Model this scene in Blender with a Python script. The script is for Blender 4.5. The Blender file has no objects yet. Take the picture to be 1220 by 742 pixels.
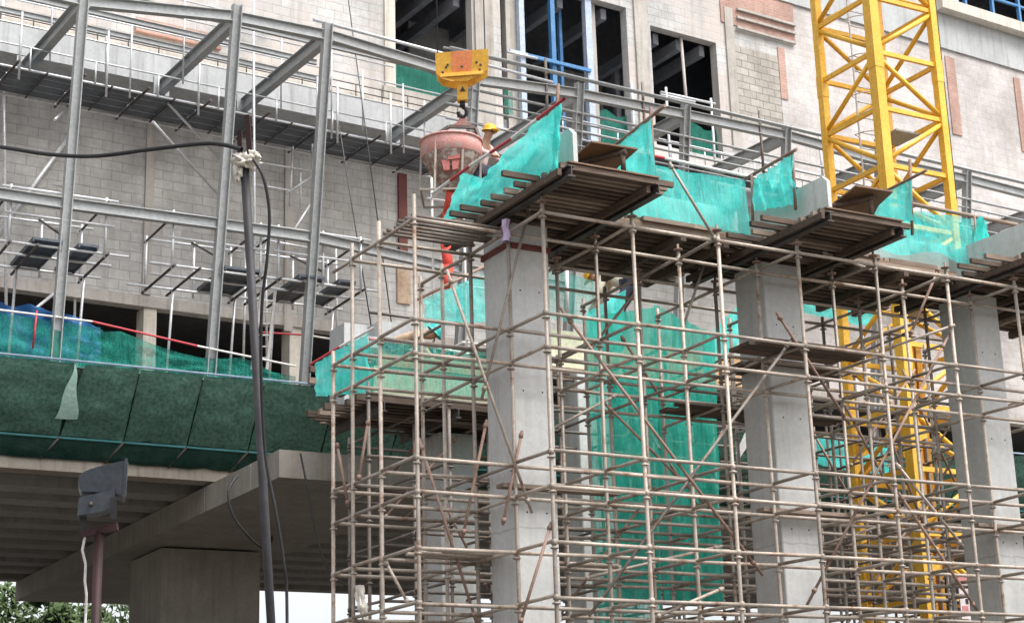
import bpy, math, random
from mathutils import Vector, Matrix, noise
random.seed(7)
V = Vector
sc = bpy.context.scene
col = sc.collection
R = math.radians

# ------------------------------------------------------------------ camera model (metres; x along the building, y into depth)
FOC = 2050.08
FR = V((0.87176469, -0.48902413, -0.02969399))
FF = V((0.47717664, 0.8337835, 0.27768241))
FU = V((-0.11103504, -0.256243, 0.96021391))
CAM = V((0, 0, 1.6))
def ray(x, y): return FF + FR*((x-610)/FOC) + FU*((371-y)/FOC)
def at(x, y, u=None, v=None, z=None, d=None):
    r = ray(x, y)
    if d is not None: return CAM + r*d
    i, val = (0, u) if u is not None else (1, v) if v is not None else (2, z)
    return CAM + r*((val-CAM[i])/r[i])
# building frame: turned a few degrees from the scaffold grid
BA = R(3.5); BE = V((math.cos(BA), math.sin(BA), 0)); BN = V((-math.sin(BA), math.cos(BA), 0)); BO = V((8, 30.9, 0))
def bw(s, w, z): return BO + BE*s + BN*w + V((0, 0, z))
def bhit(x, y, w=0.0):
    r = ray(x, y); p = BO + BN*w
    P = CAM + r*((p-CAM).dot(BN)/r.dot(BN))
    return (P-BO).dot(BE), P.z
FO = V((8, 26.6, 0))                      # line of the steel column heads
def fw(s, w, z): return FO + BE*s + BN*w + V((0, 0, z))
# horizontal axes that face the camera
CR = V((FR.x, FR.y, 0)).normalized(); CD = V((FF.x, FF.y, 0)).normalized(); UP = V((0, 0, 1))

# ------------------------------------------------------------------ mesh builder
class MB:
    def __init__(s): s.v = []; s.f = []; s.sm = []
    def add(s, vs, fs, smooth=False):
        o = len(s.v); s.v += [V(a) for a in vs]; s.f += [[i+o for i in f] for f in fs]; s.sm += [smooth]*len(fs); return s
    def frame(s, o, X, Y, Z, smooth=False):        # box from corner o with edge vectors
        vs = [o, o+X, o+X+Y, o+Y, o+Z, o+X+Z, o+X+Y+Z, o+Y+Z]
        fl = X.cross(Y).dot(Z) < 0
        fs = [[0,3,2,1],[4,5,6,7],[0,1,5,4],[1,2,6,5],[2,3,7,6],[3,0,4,7]]
        if fl: fs = [f[::-1] for f in fs]
        return s.add(vs, fs, smooth)
    def box(s, x0, x1, y0, y1, z0, z1):
        return s.frame(V((x0,y0,z0)), V((x1-x0,0,0)), V((0,y1-y0,0)), V((0,0,z1-z0)))
    def bbox(s, s0, s1, w0, w1, z0, z1):           # box in the building frame
        return s.frame(bw(s0,w0,z0), BE*(s1-s0), BN*(w1-w0), V((0,0,z1-z0)))
    def beam(s, a, b, w, h, up=UP):                # rectangular bar a->b, centred, w sideways, h along up
        a = V(a); b = V(b); d = (b-a)
        side = d.cross(up)
        if side.length < 1e-6: side = V((1,0,0))
        side.normalize(); u = side.cross(d).normalized()
        return s.frame(a - side*w/2 - u*h/2, d, side*w, u*h)
    def ibeam(s, a, b, h, bw_, tf=.014, tw=.010, up=UP):
        a = V(a); b = V(b); d = b-a; side = d.cross(up).normalized(); u = side.cross(d).normalized()
        s.frame(a-side*bw_/2-u*h/2, d, side*bw_, u*tf)
        s.frame(a-side*bw_/2+u*(h/2-tf), d, side*bw_, u*tf)
        return s.frame(a-side*tw/2-u*(h/2-tf), d, side*tw, u*(h-2*tf))
    def tube(s, a, b, r, n=8, r2=None, caps=True):
        a = V(a); b = V(b); d = (b-a).normalized(); r2 = r if r2 is None else r2
        p = d.orthogonal().normalized(); q = d.cross(p)
        vs = []
        for i in range(n):
            c = p*math.cos(2*math.pi*i/n)+q*math.sin(2*math.pi*i/n); vs += [a+c*r, b+c*r2]
        fs = [[2*i, 2*((i+1)%n), 2*((i+1)%n)+1, 2*i+1] for i in range(n)]
        s.add(vs, fs, True)
        if caps:
            o = len(s.v)-2*n
            s.f += [[o+2*i for i in range(n)][::-1], [o+2*i+1 for i in range(n)]]; s.sm += [False, False]
        return s
    def path(s, pts, r, n=7):
        for a, b in zip(pts, pts[1:]):
            if (V(b)-V(a)).length > 1e-4: s.tube(a, b, r, n, caps=False)
        return s
    def lathe(s, c, prof, n=28, ax=UP):
        c = V(c); p = ax.orthogonal().normalized(); q = ax.cross(p); vs = []; m = len(prof)
        for i in range(n):
            e = p*math.cos(2*math.pi*i/n)+q*math.sin(2*math.pi*i/n)
            vs += [c+e*r+ax*h for r, h in prof]
        fs = [[i*m+j, ((i+1)%n)*m+j, ((i+1)%n)*m+j+1, i*m+j+1] for i in range(n) for j in range(m-1)]
        return s.add(vs, fs, True)
    def prism(s, pts, d):                           # polygon extruded by vector d
        n = len(pts); vs = [V(p) for p in pts]+[V(p)+d for p in pts]
        fs = [list(range(n))[::-1], [n+i for i in range(n)]]+[[i,(i+1)%n,n+(i+1)%n,n+i] for i in range(n)]
        return s.add(vs, fs)
    def ball(s, c, r, n=12, m=8, sc_=(1,1,1)):
        c = V(c); vs = []; fs = []
        for j in range(m+1):
            t = math.pi*j/m
            for i in range(n):
                p = 2*math.pi*i/n
                vs.append(c+V((r*sc_[0]*math.sin(t)*math.cos(p), r*sc_[1]*math.sin(t)*math.sin(p), r*sc_[2]*math.cos(t))))
        for j in range(m):
            for i in range(n): fs.append([j*n+i, (j+1)*n+i, (j+1)*n+(i+1)%n, j*n+(i+1)%n])
        return s.add(vs, fs, True)
    def sheet(s, fn, nx, ny, smooth=True):
        vs = [fn(i/nx, j/ny) for j in range(ny+1) for i in range(nx+1)]
        fs = [[j*(nx+1)+i, j*(nx+1)+i+1, (j+1)*(nx+1)+i+1, (j+1)*(nx+1)+i] for j in range(ny) for i in range(nx)]
        return s.add(vs, fs, smooth)
    def base(s):
        xs = [p.x for p in s.v]; ys = [p.y for p in s.v]; zs = [p.z for p in s.v]
        return V(((min(xs)+max(xs))/2, (min(ys)+max(ys))/2, min(zs)))
    def build(s, name, mat, parent=None, off=None):
        off = off if off is not None else (V((0,0,0)) if parent is None else abspos(parent))
        me = bpy.data.meshes.new(name); me.from_pydata([p-off for p in s.v], [], s.f)
        me.polygons.foreach_set('use_smooth', s.sm)
        me.materials.append(mat); me.update()
        o = bpy.data.objects.new(name, me); col.objects.link(o)
        if parent is not None: o.parent = parent
        return o
def abspos(o):
    p = V(o.location)
    while o.parent: o = o.parent; p += V(o.location)
    return p
def tag(o, label, cat, group=None, kind=None):
    o['label'] = label; o['category'] = cat
    if group: o['group'] = group
    if kind: o['kind'] = kind
    return o
def thing(name, label, cat, loc, group=None):
    o = bpy.data.objects.new(name, None); col.objects.link(o); o.location = V(loc); o.empty_display_size = .2
    return tag(o, label, cat, group)
def solo(name, mb, mat, label, cat, group=None, kind=None):
    b = mb.base(); o = mb.build(name, mat, None, b); o.location = b
    return tag(o, label, cat, group, kind)
def structure(name, mb, mat):
    o = mb.build(name, mat); o['kind'] = 'structure'; return o

# ------------------------------------------------------------------ materials
def newmat(name):
    m = bpy.data.materials.new(name); m.use_nodes = True; nt = m.node_tree; nt.nodes.clear()
    out = nt.nodes.new('ShaderNodeOutputMaterial'); return m, nt, out
def N(nt, t, **kw):
    n = nt.nodes.new(t)
    for k, v in kw.items(): setattr(n, k, v)
    return n
def ramp(nt, fac, stops):
    r = N(nt, 'ShaderNodeValToRGB'); e = r.color_ramp.elements
    while len(e) < len(stops): e.new(.5)
    for el, (p, c) in zip(e, stops): el.position = p; el.color = (*c, 1) if len(c) == 3 else c
    nt.links.new(fac, r.inputs['Fac']); return r.outputs['Color']
def noisetex(nt, vec, scale, detail=4, rough=.6):
    n = N(nt, 'ShaderNodeTexNoise'); n.inputs['Scale'].default_value = scale; n.inputs['Detail'].default_value = detail
    n.inputs['Roughness'].default_value = rough
    if vec is not None: nt.links.new(vec, n.inputs['Vector'])
    return n.outputs['Fac']
def mixc(nt, fac, a, b, mode='MIX'):
    m = N(nt, 'ShaderNodeMix', data_type='RGBA', blend_type=mode)
    for s_, val in ((m.inputs[0], fac), (m.inputs[6], a), (m.inputs[7], b)):
        if isinstance(val, (int, float)): s_.default_value = val
        elif isinstance(val, tuple): s_.default_value = (*val, 1)
        else: nt.links.new(val, s_)
    return m.outputs[2]
def objvec(nt, scale=(1,1,1), rot=(0,0,0), offset_random=True):
    tc = N(nt, 'ShaderNodeTexCoord'); mp = N(nt, 'ShaderNodeMapping')
    mp.inputs['Scale'].default_value = scale; mp.inputs['Rotation'].default_value = rot
    nt.links.new(tc.outputs['Object'], mp.inputs['Vector'])
    if offset_random:
        oi = N(nt, 'ShaderNodeObjectInfo'); ad = N(nt, 'ShaderNodeVectorMath', operation='MULTIPLY_ADD')
        nt.links.new(oi.outputs['Random'], ad.inputs[0]); ad.inputs[1].default_value = (37, 53, 71)
        nt.links.new(mp.outputs[0], ad.inputs[2]); return ad.outputs[0]
    return mp.outputs[0]
def varmat(name, c1, c2, rough=.6, metal=0, sc1=3, sc2=25, spot=None, spot_at=(.58,.68), spot_scale=4, bump=.15, stretch=(1,1,1), jitter=.12, spec=.4):
    m, nt, out = newmat(name); vec = objvec(nt, stretch)
    a = noisetex(nt, vec, sc1); b = noisetex(nt, vec, sc2)
    c = ramp(nt, a, [(.3, c1), (.7, c2)])
    c = mixc(nt, .55, c, ramp(nt, b, [(.25, (.55,.55,.55)), (.75, (1.25,1.25,1.25))]), 'MULTIPLY')
    if spot:
        sp = noisetex(nt, vec, spot_scale, 6, .7)
        c = mixc(nt, ramp(nt, sp, [(spot_at[0], (0,0,0)), (spot_at[1], (1,1,1))]), c, spot)
    if jitter:
        oi = N(nt, 'ShaderNodeObjectInfo'); mr = N(nt, 'ShaderNodeMapRange')
        mr.inputs['To Min'].default_value = 1-jitter; mr.inputs['To Max'].default_value = 1+jitter
        nt.links.new(oi.outputs['Random'], mr.inputs['Value'])
        hv = N(nt, 'ShaderNodeHueSaturation'); nt.links.new(c, hv.inputs['Color']); nt.links.new(mr.outputs[0], hv.inputs['Value']); c = hv.outputs['Color']
    p = N(nt, 'ShaderNodeBsdfPrincipled'); nt.links.new(c, p.inputs['Base Color'])
    p.inputs['Roughness'].default_value = rough; p.inputs['Metallic'].default_value = metal; p.inputs['Specular IOR Level'].default_value = spec
    if bump:
        bp = N(nt, 'ShaderNodeBump'); bp.inputs['Strength'].default_value = bump; bp.inputs['Distance'].default_value = .01
        nt.links.new(b, bp.inputs['Height']); nt.links.new(bp.outputs[0], p.inputs['Normal'])
    nt.links.new(p.outputs[0], out.inputs[0]); return m
def blockmat(name, c1, c2, mortar, bwid=.42, bh=.198, dirt=(.16,.14,.12), pink=None, msize=.012, dirt_at=(.5,.75)):
    m, nt, out = newmat(name); vec = objvec(nt, rot=(0,0,-BA), offset_random=False)
    sp = N(nt, 'ShaderNodeSeparateXYZ'); nt.links.new(vec, sp.inputs[0]); cb = N(nt, 'ShaderNodeCombineXYZ')
    nt.links.new(sp.outputs[0], cb.inputs[0]); nt.links.new(sp.outputs[2], cb.inputs[1])
    wob = N(nt, 'ShaderNodeVectorMath', operation='MULTIPLY_ADD')
    nz = N(nt, 'ShaderNodeTexNoise'); nz.inputs['Scale'].default_value = 1.4; nt.links.new(vec, nz.inputs['Vector'])
    nt.links.new(nz.outputs['Color'], wob.inputs[0]); wob.inputs[1].default_value = (.05,.05,0); nt.links.new(cb.outputs[0], wob.inputs[2])
    br = N(nt, 'ShaderNodeTexBrick'); nt.links.new(wob.outputs[0], br.inputs['Vector'])
    br.inputs['Scale'].default_value = 1; br.inputs['Brick Width'].default_value = bwid; br.inputs['Row Height'].default_value = bh
    br.inputs['Mortar Size'].default_value = msize; br.inputs['Mortar Smooth'].default_value = .3
    br.inputs['Color1'].default_value = (*c1,1); br.inputs['Color2'].default_value = (*c2,1); br.inputs['Mortar'].default_value = (*mortar,1)
    c = br.outputs['Color']
    n1 = noisetex(nt, vec, .55, 5, .65); n2 = noisetex(nt, vec, 9, 5, .7); n3 = noisetex(nt, vec, 60, 2)
    c = mixc(nt, .75, c, ramp(nt, n1, [(.3,(.55,.54,.53)),(.62,(1.15,1.14,1.12))]), 'MULTIPLY')
    c = mixc(nt, .5, c, ramp(nt, n2, [(.3,(.72,.72,.72)),(.7,(1.18,1.18,1.18))]), 'MULTIPLY')
    if pink: c = mixc(nt, ramp(nt, noisetex(nt, vec, .8, 4), [(.45,(0,0,0)),(.62,(1,1,1))]), c, pink)
    # rain streaks run down the wall
    mp = N(nt, 'ShaderNodeMapping'); mp.inputs['Scale'].default_value = (2.6, 2.6, .16); nt.links.new(vec, mp.inputs['Vector'])
    st = noisetex(nt, mp.outputs[0], 1.6, 5, .6)
    c = mixc(nt, ramp(nt, st, [(dirt_at[0],(0,0,0)),(dirt_at[1],(.55,.55,.55))]), c, dirt)
    p = N(nt, 'ShaderNodeBsdfPrincipled'); nt.links.new(c, p.inputs['Base Color']); p.inputs['Roughness'].default_value = .9; p.inputs['Specular IOR Level'].default_value = .2
    bp = N(nt, 'ShaderNodeBump'); bp.inputs['Strength'].default_value = .5; bp.inputs['Distance'].default_value = .015
    h = N(nt, 'ShaderNodeMath', operation='MULTIPLY_ADD'); nt.links.new(br.outputs['Fac'], h.inputs[0]); h.inputs[1].default_value = -1; nt.links.new(n3, h.inputs[2])
    nt.links.new(h.outputs[0], bp.inputs['Height']); nt.links.new(bp.outputs[0], p.inputs['Normal'])
    nt.links.new(p.outputs[0], out.inputs[0]); return m
def concmat(name, c1, c2, streak=(.12,.11,.10), samt=.5, lift=None, jitter=.05, rough=.85):
    m, nt, out = newmat(name); vec = objvec(nt)
    n1 = noisetex(nt, vec, 1.3, 5); n2 = noisetex(nt, vec, 14, 5, .7)
    c = ramp(nt, n1, [(.3,c1),(.7,c2)])
    c = mixc(nt, .5, c, ramp(nt, n2, [(.25,(.72,.72,.72)),(.75,(1.2,1.2,1.2))]), 'MULTIPLY')
    mp = N(nt, 'ShaderNodeMapping'); mp.inputs['Scale'].default_value = (4,4,.22); nt.links.new(vec, mp.inputs['Vector'])
    st = noisetex(nt, mp.outputs[0], 2.2, 5)
    c = mixc(nt, ramp(nt, st, [(.5,(0,0,0)),(.78,(samt,samt,samt))]), c, streak)
    if lift:                                        # casting joints at a lift height
        sp = N(nt, 'ShaderNodeSeparateXYZ'); nt.links.new(vec, sp.inputs[0])
        tc = N(nt, 'ShaderNodeTexCoord'); s2 = N(nt, 'ShaderNodeSeparateXYZ'); nt.links.new(tc.outputs['Object'], s2.inputs[0])
        ml = N(nt, 'ShaderNodeMath', operation='MODULO'); nt.links.new(s2.outputs[2], ml.inputs[0]); ml.inputs[1].default_value = lift
        nn = N(nt, 'ShaderNodeMath', operation='MULTIPLY_ADD'); nt.links.new(noisetex(nt, vec, 6), nn.inputs[0]); nn.inputs[1].default_value = .09; nt.links.new(ml.outputs[0], nn.inputs[2])
        c = mixc(nt, ramp(nt, nn.outputs[0], [(.055,(0,0,0)),(.062,(.45,.45,.45)),(.085,(0,0,0))]), c, (.2,.19,.18))
    p = N(nt, 'ShaderNodeBsdfPrincipled'); nt.links.new(c, p.inputs['Base Color']); p.inputs['Roughness'].default_value = rough; p.inputs['Specular IOR Level'].default_value = .25
    bp = N(nt, 'ShaderNodeBump'); bp.inputs['Strength'].default_value = .25; bp.inputs['Distance'].default_value = .008
    nt.links.new(n2, bp.inputs['Height']); nt.links.new(bp.outputs[0], p.inputs['Normal'])
    nt.links.new(p.outputs[0], out.inputs[0]); return m
def netmat(name, c1, c2, alpha=.8, var=.15, trans=.45, scale=5, weave=0):
    m, nt, out = newmat(name); vec = objvec(nt)
    n1 = noisetex(nt, vec, scale, 5, .65); mp = N(nt, 'ShaderNodeMapping'); mp.inputs['Scale'].default_value = (5,5,.8); nt.links.new(vec, mp.inputs['Vector'])
    n2 = noisetex(nt, mp.outputs[0], 4, 4); c = ramp(nt, n1, [(.3,c1),(.7,c2)])
    d = N(nt, 'ShaderNodeBsdfDiffuse'); t = N(nt, 'ShaderNodeBsdfTranslucent'); nt.links.new(c, d.inputs[0]); nt.links.new(c, t.inputs[0])
    ms = N(nt, 'ShaderNodeMixShader'); ms.inputs[0].default_value = trans; nt.links.new(d.outputs[0], ms.inputs[1]); nt.links.new(t.outputs[0], ms.inputs[2])
    tr = N(nt, 'ShaderNodeBsdfTransparent'); mx = N(nt, 'ShaderNodeMixShader')
    mr = N(nt, 'ShaderNodeMapRange'); mr.inputs['From Min'].default_value = .3; mr.inputs['From Max'].default_value = .7
    mr.inputs['To Min'].default_value = max(0, alpha-var); mr.inputs['To Max'].default_value = min(1, alpha+var); nt.links.new(n2, mr.inputs['Value'])
    fw_ = noisetex(nt, vec, 48, 2); m2 = N(nt, 'ShaderNodeMath', operation='MULTIPLY_ADD'); m2.use_clamp = True; nt.links.new(fw_, m2.inputs[0]); m2.inputs[1].default_value = .5
    m3 = N(nt, 'ShaderNodeMath', operation='SUBTRACT'); nt.links.new(mr.outputs[0], m3.inputs[0]); m3.inputs[1].default_value = .25; nt.links.new(m3.outputs[0], m2.inputs[2])
    nt.links.new(m2.outputs[0], mx.inputs[0]); nt.links.new(tr.outputs[0], mx.inputs[1]); nt.links.new(ms.outputs[0], mx.inputs[2])
    if not weave:
        bp = N(nt, 'ShaderNodeBump'); bp.inputs['Strength'].default_value = .7; bp.inputs['Distance'].default_value = .06
        nt.links.new(n2, bp.inputs['Height']); nt.links.new(bp.outputs[0], d.inputs['Normal'])
    if weave:
        bp = N(nt, 'ShaderNodeBump'); bp.inputs['Strength'].default_value = .8; bp.inputs['Distance'].default_value = .02
        nt.links.new(noisetex(nt, vec, weave, 3), bp.inputs['Height']); nt.links.new(bp.outputs[0], d.inputs['Normal'])
    nt.links.new(mx.outputs[0], out.inputs[0]); return m

M = {}
M['tube'] = varmat('scaffold steel', (.30,.25,.21), (.50,.435,.37), .55, .2, 3, 30, spot=(.20,.105,.06), spot_at=(.54,.68), spot_scale=3, jitter=.26)
M['tube_dark'] = varmat('dark scaffold steel', (.115,.095,.082), (.23,.20,.175), .6, .15, 3, 30, spot=(.15,.08,.05), spot_at=(.52,.66), spot_scale=5, jitter=.2)  # darker, browner tone of the scaffold steel
M['tube_rust'] = varmat('rusty tube', (.20,.12,.09), (.32,.22,.18), .7, .1, 4, 30, jitter=.15)
M['galv'] = varmat('galvanised tube', (.55,.56,.58), (.75,.76,.78), .4, .35, 3, 20, jitter=.08)
M['redtube'] = varmat('red painted tube', (.45,.03,.04), (.55,.06,.08), .5, 0, 3, 20)
M['whitetube'] = varmat('white painted tube', (.7,.66,.64), (.8,.78,.76), .5, 0, 3, 20)
M['timber'] = varmat('old timber', (.058,.040,.029), (.135,.096,.072), .85, 0, 4, 40, stretch=(1,6,6), jitter=.35, bump=.3)
M['timber_light'] = varmat('weathered timber', (.19,.14,.105), (.32,.25,.20), .85, 0, 4, 40, stretch=(1,6,6), jitter=.3, bump=.3)
M['ply'] = varmat('film faced plywood', (.15,.085,.05), (.23,.14,.08), .55, 0, 2, 18, jitter=.2)
M['ply_tan'] = varmat('tan plywood', (.45,.27,.14), (.58,.37,.22), .7, 0, 2, 18, jitter=.1)
M['ply_pale'] = varmat('pale form panel', (.50,.50,.34), (.62,.60,.45), .7, 0, 2, 14, jitter=.1)
M['steel_dark'] = varmat('dark steel bearer', (.055,.048,.045), (.12,.10,.09), .55, .4, 5, 30, jitter=.2)
M['frame'] = varmat('grey primer steel', (.33,.34,.34), (.40,.41,.41), .5, .1, 2, 15, jitter=.06, bump=.05)
M['col'] = concmat('column concrete', (.50,.50,.485), (.60,.60,.58), samt=.22, lift=2.3)
M['whiteform'] = concmat('pale cap concrete', (.52,.53,.51), (.63,.63,.61), samt=.3)
M['deckc'] = concmat('stained deck concrete', (.27,.24,.20), (.36,.32,.27), streak=(.09,.07,.05), samt=.6)
M['capc'] = concmat('pier concrete', (.24,.22,.19), (.33,.305,.265), streak=(.16,.11,.07), samt=.5)  # stained concrete, darkened further to stand for shade on the crosshead
M['girder'] = concmat('girder concrete', (.27,.26,.24), (.36,.345,.32), samt=.5)
M['spandrel'] = concmat('grey ring beam', (.40,.41,.41), (.50,.51,.51), samt=.45)
M['plaster'] = concmat('cream plaster', (.55,.50,.43), (.68,.64,.57), streak=(.28,.22,.17), samt=.6)
M['rough'] = concmat('rough pilaster concrete', (.36,.33,.30), (.50,.47,.43), streak=(.20,.15,.11), samt=.7)
M['block'] = blockmat('grey block wall', (.48,.47,.455), (.55,.54,.525), (.405,.395,.385), dirt=(.27,.25,.23))
M['block_up'] = blockmat('upper block wall', (.52,.515,.505), (.58,.575,.565), (.45,.445,.435), dirt=(.30,.275,.25), pink=(.54,.49,.455))
M['block_pink'] = blockmat('pinkish block wall', (.54,.505,.49), (.60,.565,.55), (.50,.465,.45), msize=.008, dirt=(.40,.35,.32))
M['block_dark'] = blockmat('bare block panel', (.37,.345,.31), (.46,.43,.39), (.26,.24,.22), dirt=(.2,.17,.14), msize=.016)
M['redbrick'] = blockmat('red brick', (.46,.27,.22), (.54,.33,.27), (.45,.36,.32), .22, .075, dirt=(.3,.2,.17))
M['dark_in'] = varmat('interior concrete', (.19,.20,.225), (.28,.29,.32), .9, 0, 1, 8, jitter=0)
M['unlit_in'] = varmat('unlit dark concrete', (.035,.036,.04), (.06,.062,.066), .95, 0, 1, 8, jitter=0)  # shade of the podium interior put into the colour
M['redcol'] = varmat('red oxide steel', (.13,.035,.03), (.20,.06,.05), .6, 0, 3, 20)
M['bluesteel'] = varmat('blue painted steel', (.05,.18,.40), (.10,.28,.52), .5, 0, 3, 15, jitter=.1)
M['bluewhite'] = varmat('pale blue steel', (.42,.50,.62), (.55,.62,.72), .5, 0, 3, 15, jitter=.1)
M['net'] = netmat('mint safety net', (.07,.80,.73), (.22,.93,.87), .88, .11, .5)
M['net_thin'] = netmat('thin mint safety net', (.06,.76,.70), (.18,.90,.84), .66, .16, .5)
M['net_box'] = netmat('deep green enclosure net', (.02,.36,.27), (.07,.54,.43), .80, .16, .45, 5)
M['net_guard'] = netmat('sagging green net', (.03,.28,.22), (.06,.40,.32), .62, .16, .4)
M['net_deck'] = netmat('dark green shade net', (.05,.13,.10), (.165,.285,.23), .95, .05, .2, 16, weave=45)
M['net_deck_low'] = netmat('blackish green net', (.008,.032,.026), (.03,.06,.048), .96, .04, .1, 4, weave=20)  # near-black green, much darker than the upper net panels
M['net_in'] = netmat('dull green net', (.03,.17,.13), (.06,.25,.19), .9, .1, .3)
M['tarp'] = varmat('blue tarpaulin', (.012,.075,.26), (.04,.19,.46), .5, 0, 2, 10, jitter=0)
M['crane'] = varmat('crane yellow paint', (.78,.42,.035), (.88,.52,.07), .42, 0, 2, 20, spot=(.35,.17,.05), spot_at=(.64,.74), spot_scale=6, jitter=.08, bump=.05)
M['crane_back'] = varmat('brownish crane yellow', (.52,.24,.02), (.68,.34,.04), .5, 0, 2, 20, spot=(.25,.12,.05), spot_at=(.55,.7), spot_scale=5, jitter=.08, bump=.05)  # browner, darker tone of the crane yellow
M['hook'] = varmat('hook block yellow', (.84,.43,.05), (.90,.52,.09), .4, 0, 3, 20, jitter=0, bump=.04)
M['hook_or'] = varmat('hook block orange', (.86,.26,.10), (.90,.32,.14), .45, 0, 3, 20, jitter=0)
M['bucket'] = varmat('pink red bucket paint', (.62,.26,.23), (.70,.38,.34), .65, 0, 3, 22, spot=(.46,.40,.36), spot_at=(.52,.62), spot_scale=7, jitter=0, bump=.3)
M['bucket_low'] = varmat('slurry covered hopper', (.22,.12,.10), (.36,.26,.22), .8, 0, 5, 25, spot=(.50,.46,.42), spot_at=(.5,.6), spot_scale=9, jitter=0, bump=.5)
M['hose'] = varmat('red chute hose', (.66,.05,.035), (.76,.10,.07), .6, 0, 3, 15, jitter=0)
M['black'] = varmat('black rubber', (.012,.012,.013), (.03,.03,.032), .55, 0, 5, 30, jitter=.1)
M['gunmetal'] = varmat('dark grey cast housing', (.055,.065,.08), (.10,.115,.135), .42, .2, 3, 30, jitter=.1)
M['glass'] = varmat('lamp glass', (.35,.37,.38), (.45,.47,.48), .2, 0, 3, 20, jitter=0)
M['pole_dark'] = varmat('dark pole', (.025,.025,.028), (.055,.052,.056), .6, .2, 3, 20, jitter=0)
M['pole_red'] = varmat('red oxide pole', (.022,.007,.007), (.04,.013,.013), .65, 0, 3, 20, jitter=0)
M['cloth_white'] = varmat('white cloth', (.66,.62,.54), (.80,.77,.70), .9, 0, 6, 40, jitter=0)
M['lilac'] = varmat('lilac rag', (.55,.42,.62), (.66,.53,.72), .9, 0, 6, 30, jitter=0)
M['plasticw'] = varmat('translucent white plastic', (.72,.78,.76), (.82,.86,.84), .4, 0, 2, 12, jitter=0)
M['skin'] = varmat('skin', (.42,.24,.16), (.50,.30,.21), .6, 0, 6, 30, jitter=.1)
M['helmet_y'] = varmat('yellow helmet', (.80,.44,.02), (.85,.50,.04), .35, 0, 2, 8, jitter=0, bump=0)
M['helmet_t'] = varmat('teal helmet', (.03,.38,.36), (.05,.46,.43), .35, 0, 2, 8, jitter=0, bump=0)
M['shirt_pink'] = varmat('washed pink shirt', (.55,.38,.38), (.66,.52,.50), .9, 0, 8, 30, spot=(.70,.66,.63), spot_scale=12, jitter=0)
M['shirt_cream'] = varmat('cream shirt', (.66,.60,.48), (.76,.71,.60), .9, 0, 8, 30, spot=(.62,.50,.08), spot_at=(.6,.68), spot_scale=9, jitter=0)
M['shirt_tan'] = varmat('tan shirt', (.48,.32,.20), (.58,.42,.29), .9, 0, 8, 30, jitter=0)
M['vest'] = varmat('orange vest', (.82,.20,.10), (.86,.28,.16), .8, 0, 8, 30, jitter=0)
M['trouser'] = varmat('dark trousers', (.04,.045,.07), (.07,.075,.10), .9, 0, 8, 30, jitter=.1)
M['sign_w'] = varmat('faded notice', (.66,.56,.56), (.74,.66,.66), .6, 0, 3, 12, jitter=0)
M['sign_r'] = varmat('faded red print', (.55,.18,.18), (.60,.26,.26), .6, 0, 3, 12, jitter=0)
M['ground'] = varmat('dusty ground', (.085,.078,.068), (.145,.13,.115), .95, 0, .4, 6, jitter=0, bump=.3)
M['bark'] = varmat('bark', (.06,.045,.03), (.11,.08,.055), .9, 0, 5, 30, jitter=0)
M['leaf'] = varmat('leaves', (.045,.085,.025), (.10,.15,.05), .7, 0, 1.5, 10, jitter=0, bump=0)
M['rope'] = varmat('wire rope', (.06,.06,.065), (.10,.10,.11), .5, .4, 5, 30, jitter=0)

# ------------------------------------------------------------------ world, sun, camera
w = bpy.data.worlds.new('World'); sc.world = w; w.use_nodes = True; nt = w.node_tree
bg = nt.nodes['Background']; sky = nt.nodes.new('ShaderNodeTexSky'); sky.sky_type = 'NISHITA'; sky.sun_disc = False
SE, SA = 60, 152                                    # sun elevation; azimuth of the light, behind and right of the camera
sky.sun_elevation = R(SE); sky.sun_rotation = R(SA); sky.dust_density = 4; sky.air_density = 1.0; sky.ozone_density = 1
hs = nt.nodes.new('ShaderNodeHueSaturation'); hs.inputs['Saturation'].default_value = .22
nt.links.new(sky.outputs[0], hs.inputs['Color']); nt.links.new(hs.outputs[0], bg.inputs[0]); bg.inputs[1].default_value = .15
sd = bpy.data.lights.new('sun', 'SUN'); sd.energy = 1.5; sd.angle = R(30); sd.color = (1, .98, .95)
so = bpy.data.objects.new('sun', sd); col.objects.link(so)
sdir = V((math.sin(R(SA))*math.cos(R(SE)), math.cos(R(SA))*math.cos(R(SE)), math.sin(R(SE))))
so.rotation_euler = sdir.to_track_quat('Z', 'Y').to_euler(); so.location = sdir*80
cd = bpy.data.cameras.new('camera'); co = bpy.data.objects.new('camera', cd); col.objects.link(co); sc.camera = co
cd.sensor_width = 36; cd.lens = FOC/1220*36; cd.clip_end = 3000; cd.clip_start = .1
co.matrix_world = Matrix(((FR.x, FU.x, -FF.x, CAM.x), (FR.y, FU.y, -FF.y, CAM.y), (FR.z, FU.z, -FF.z, CAM.z), (0,0,0,1)))
sc.view_settings.view_transform = 'Standard'; sc.view_settings.look = 'None'; sc.view_settings.gamma = 1; sc.view_settings.exposure = 1.1
sc.view_settings.use_curve_mapping = False
sc.cycles.use_denoising = True; sc.cycles.max_bounces = 8; sc.cycles.transparent_max_bounces = 24
sc.cycles.diffuse_bounces = 4

# ------------------------------------------------------------------ ground
g = MB(); g.sheet(lambda a, b: V((-1200+a*2500, -900+b*2500, 0)), 4, 4, False); structure('ground', g, M['ground'])

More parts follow.
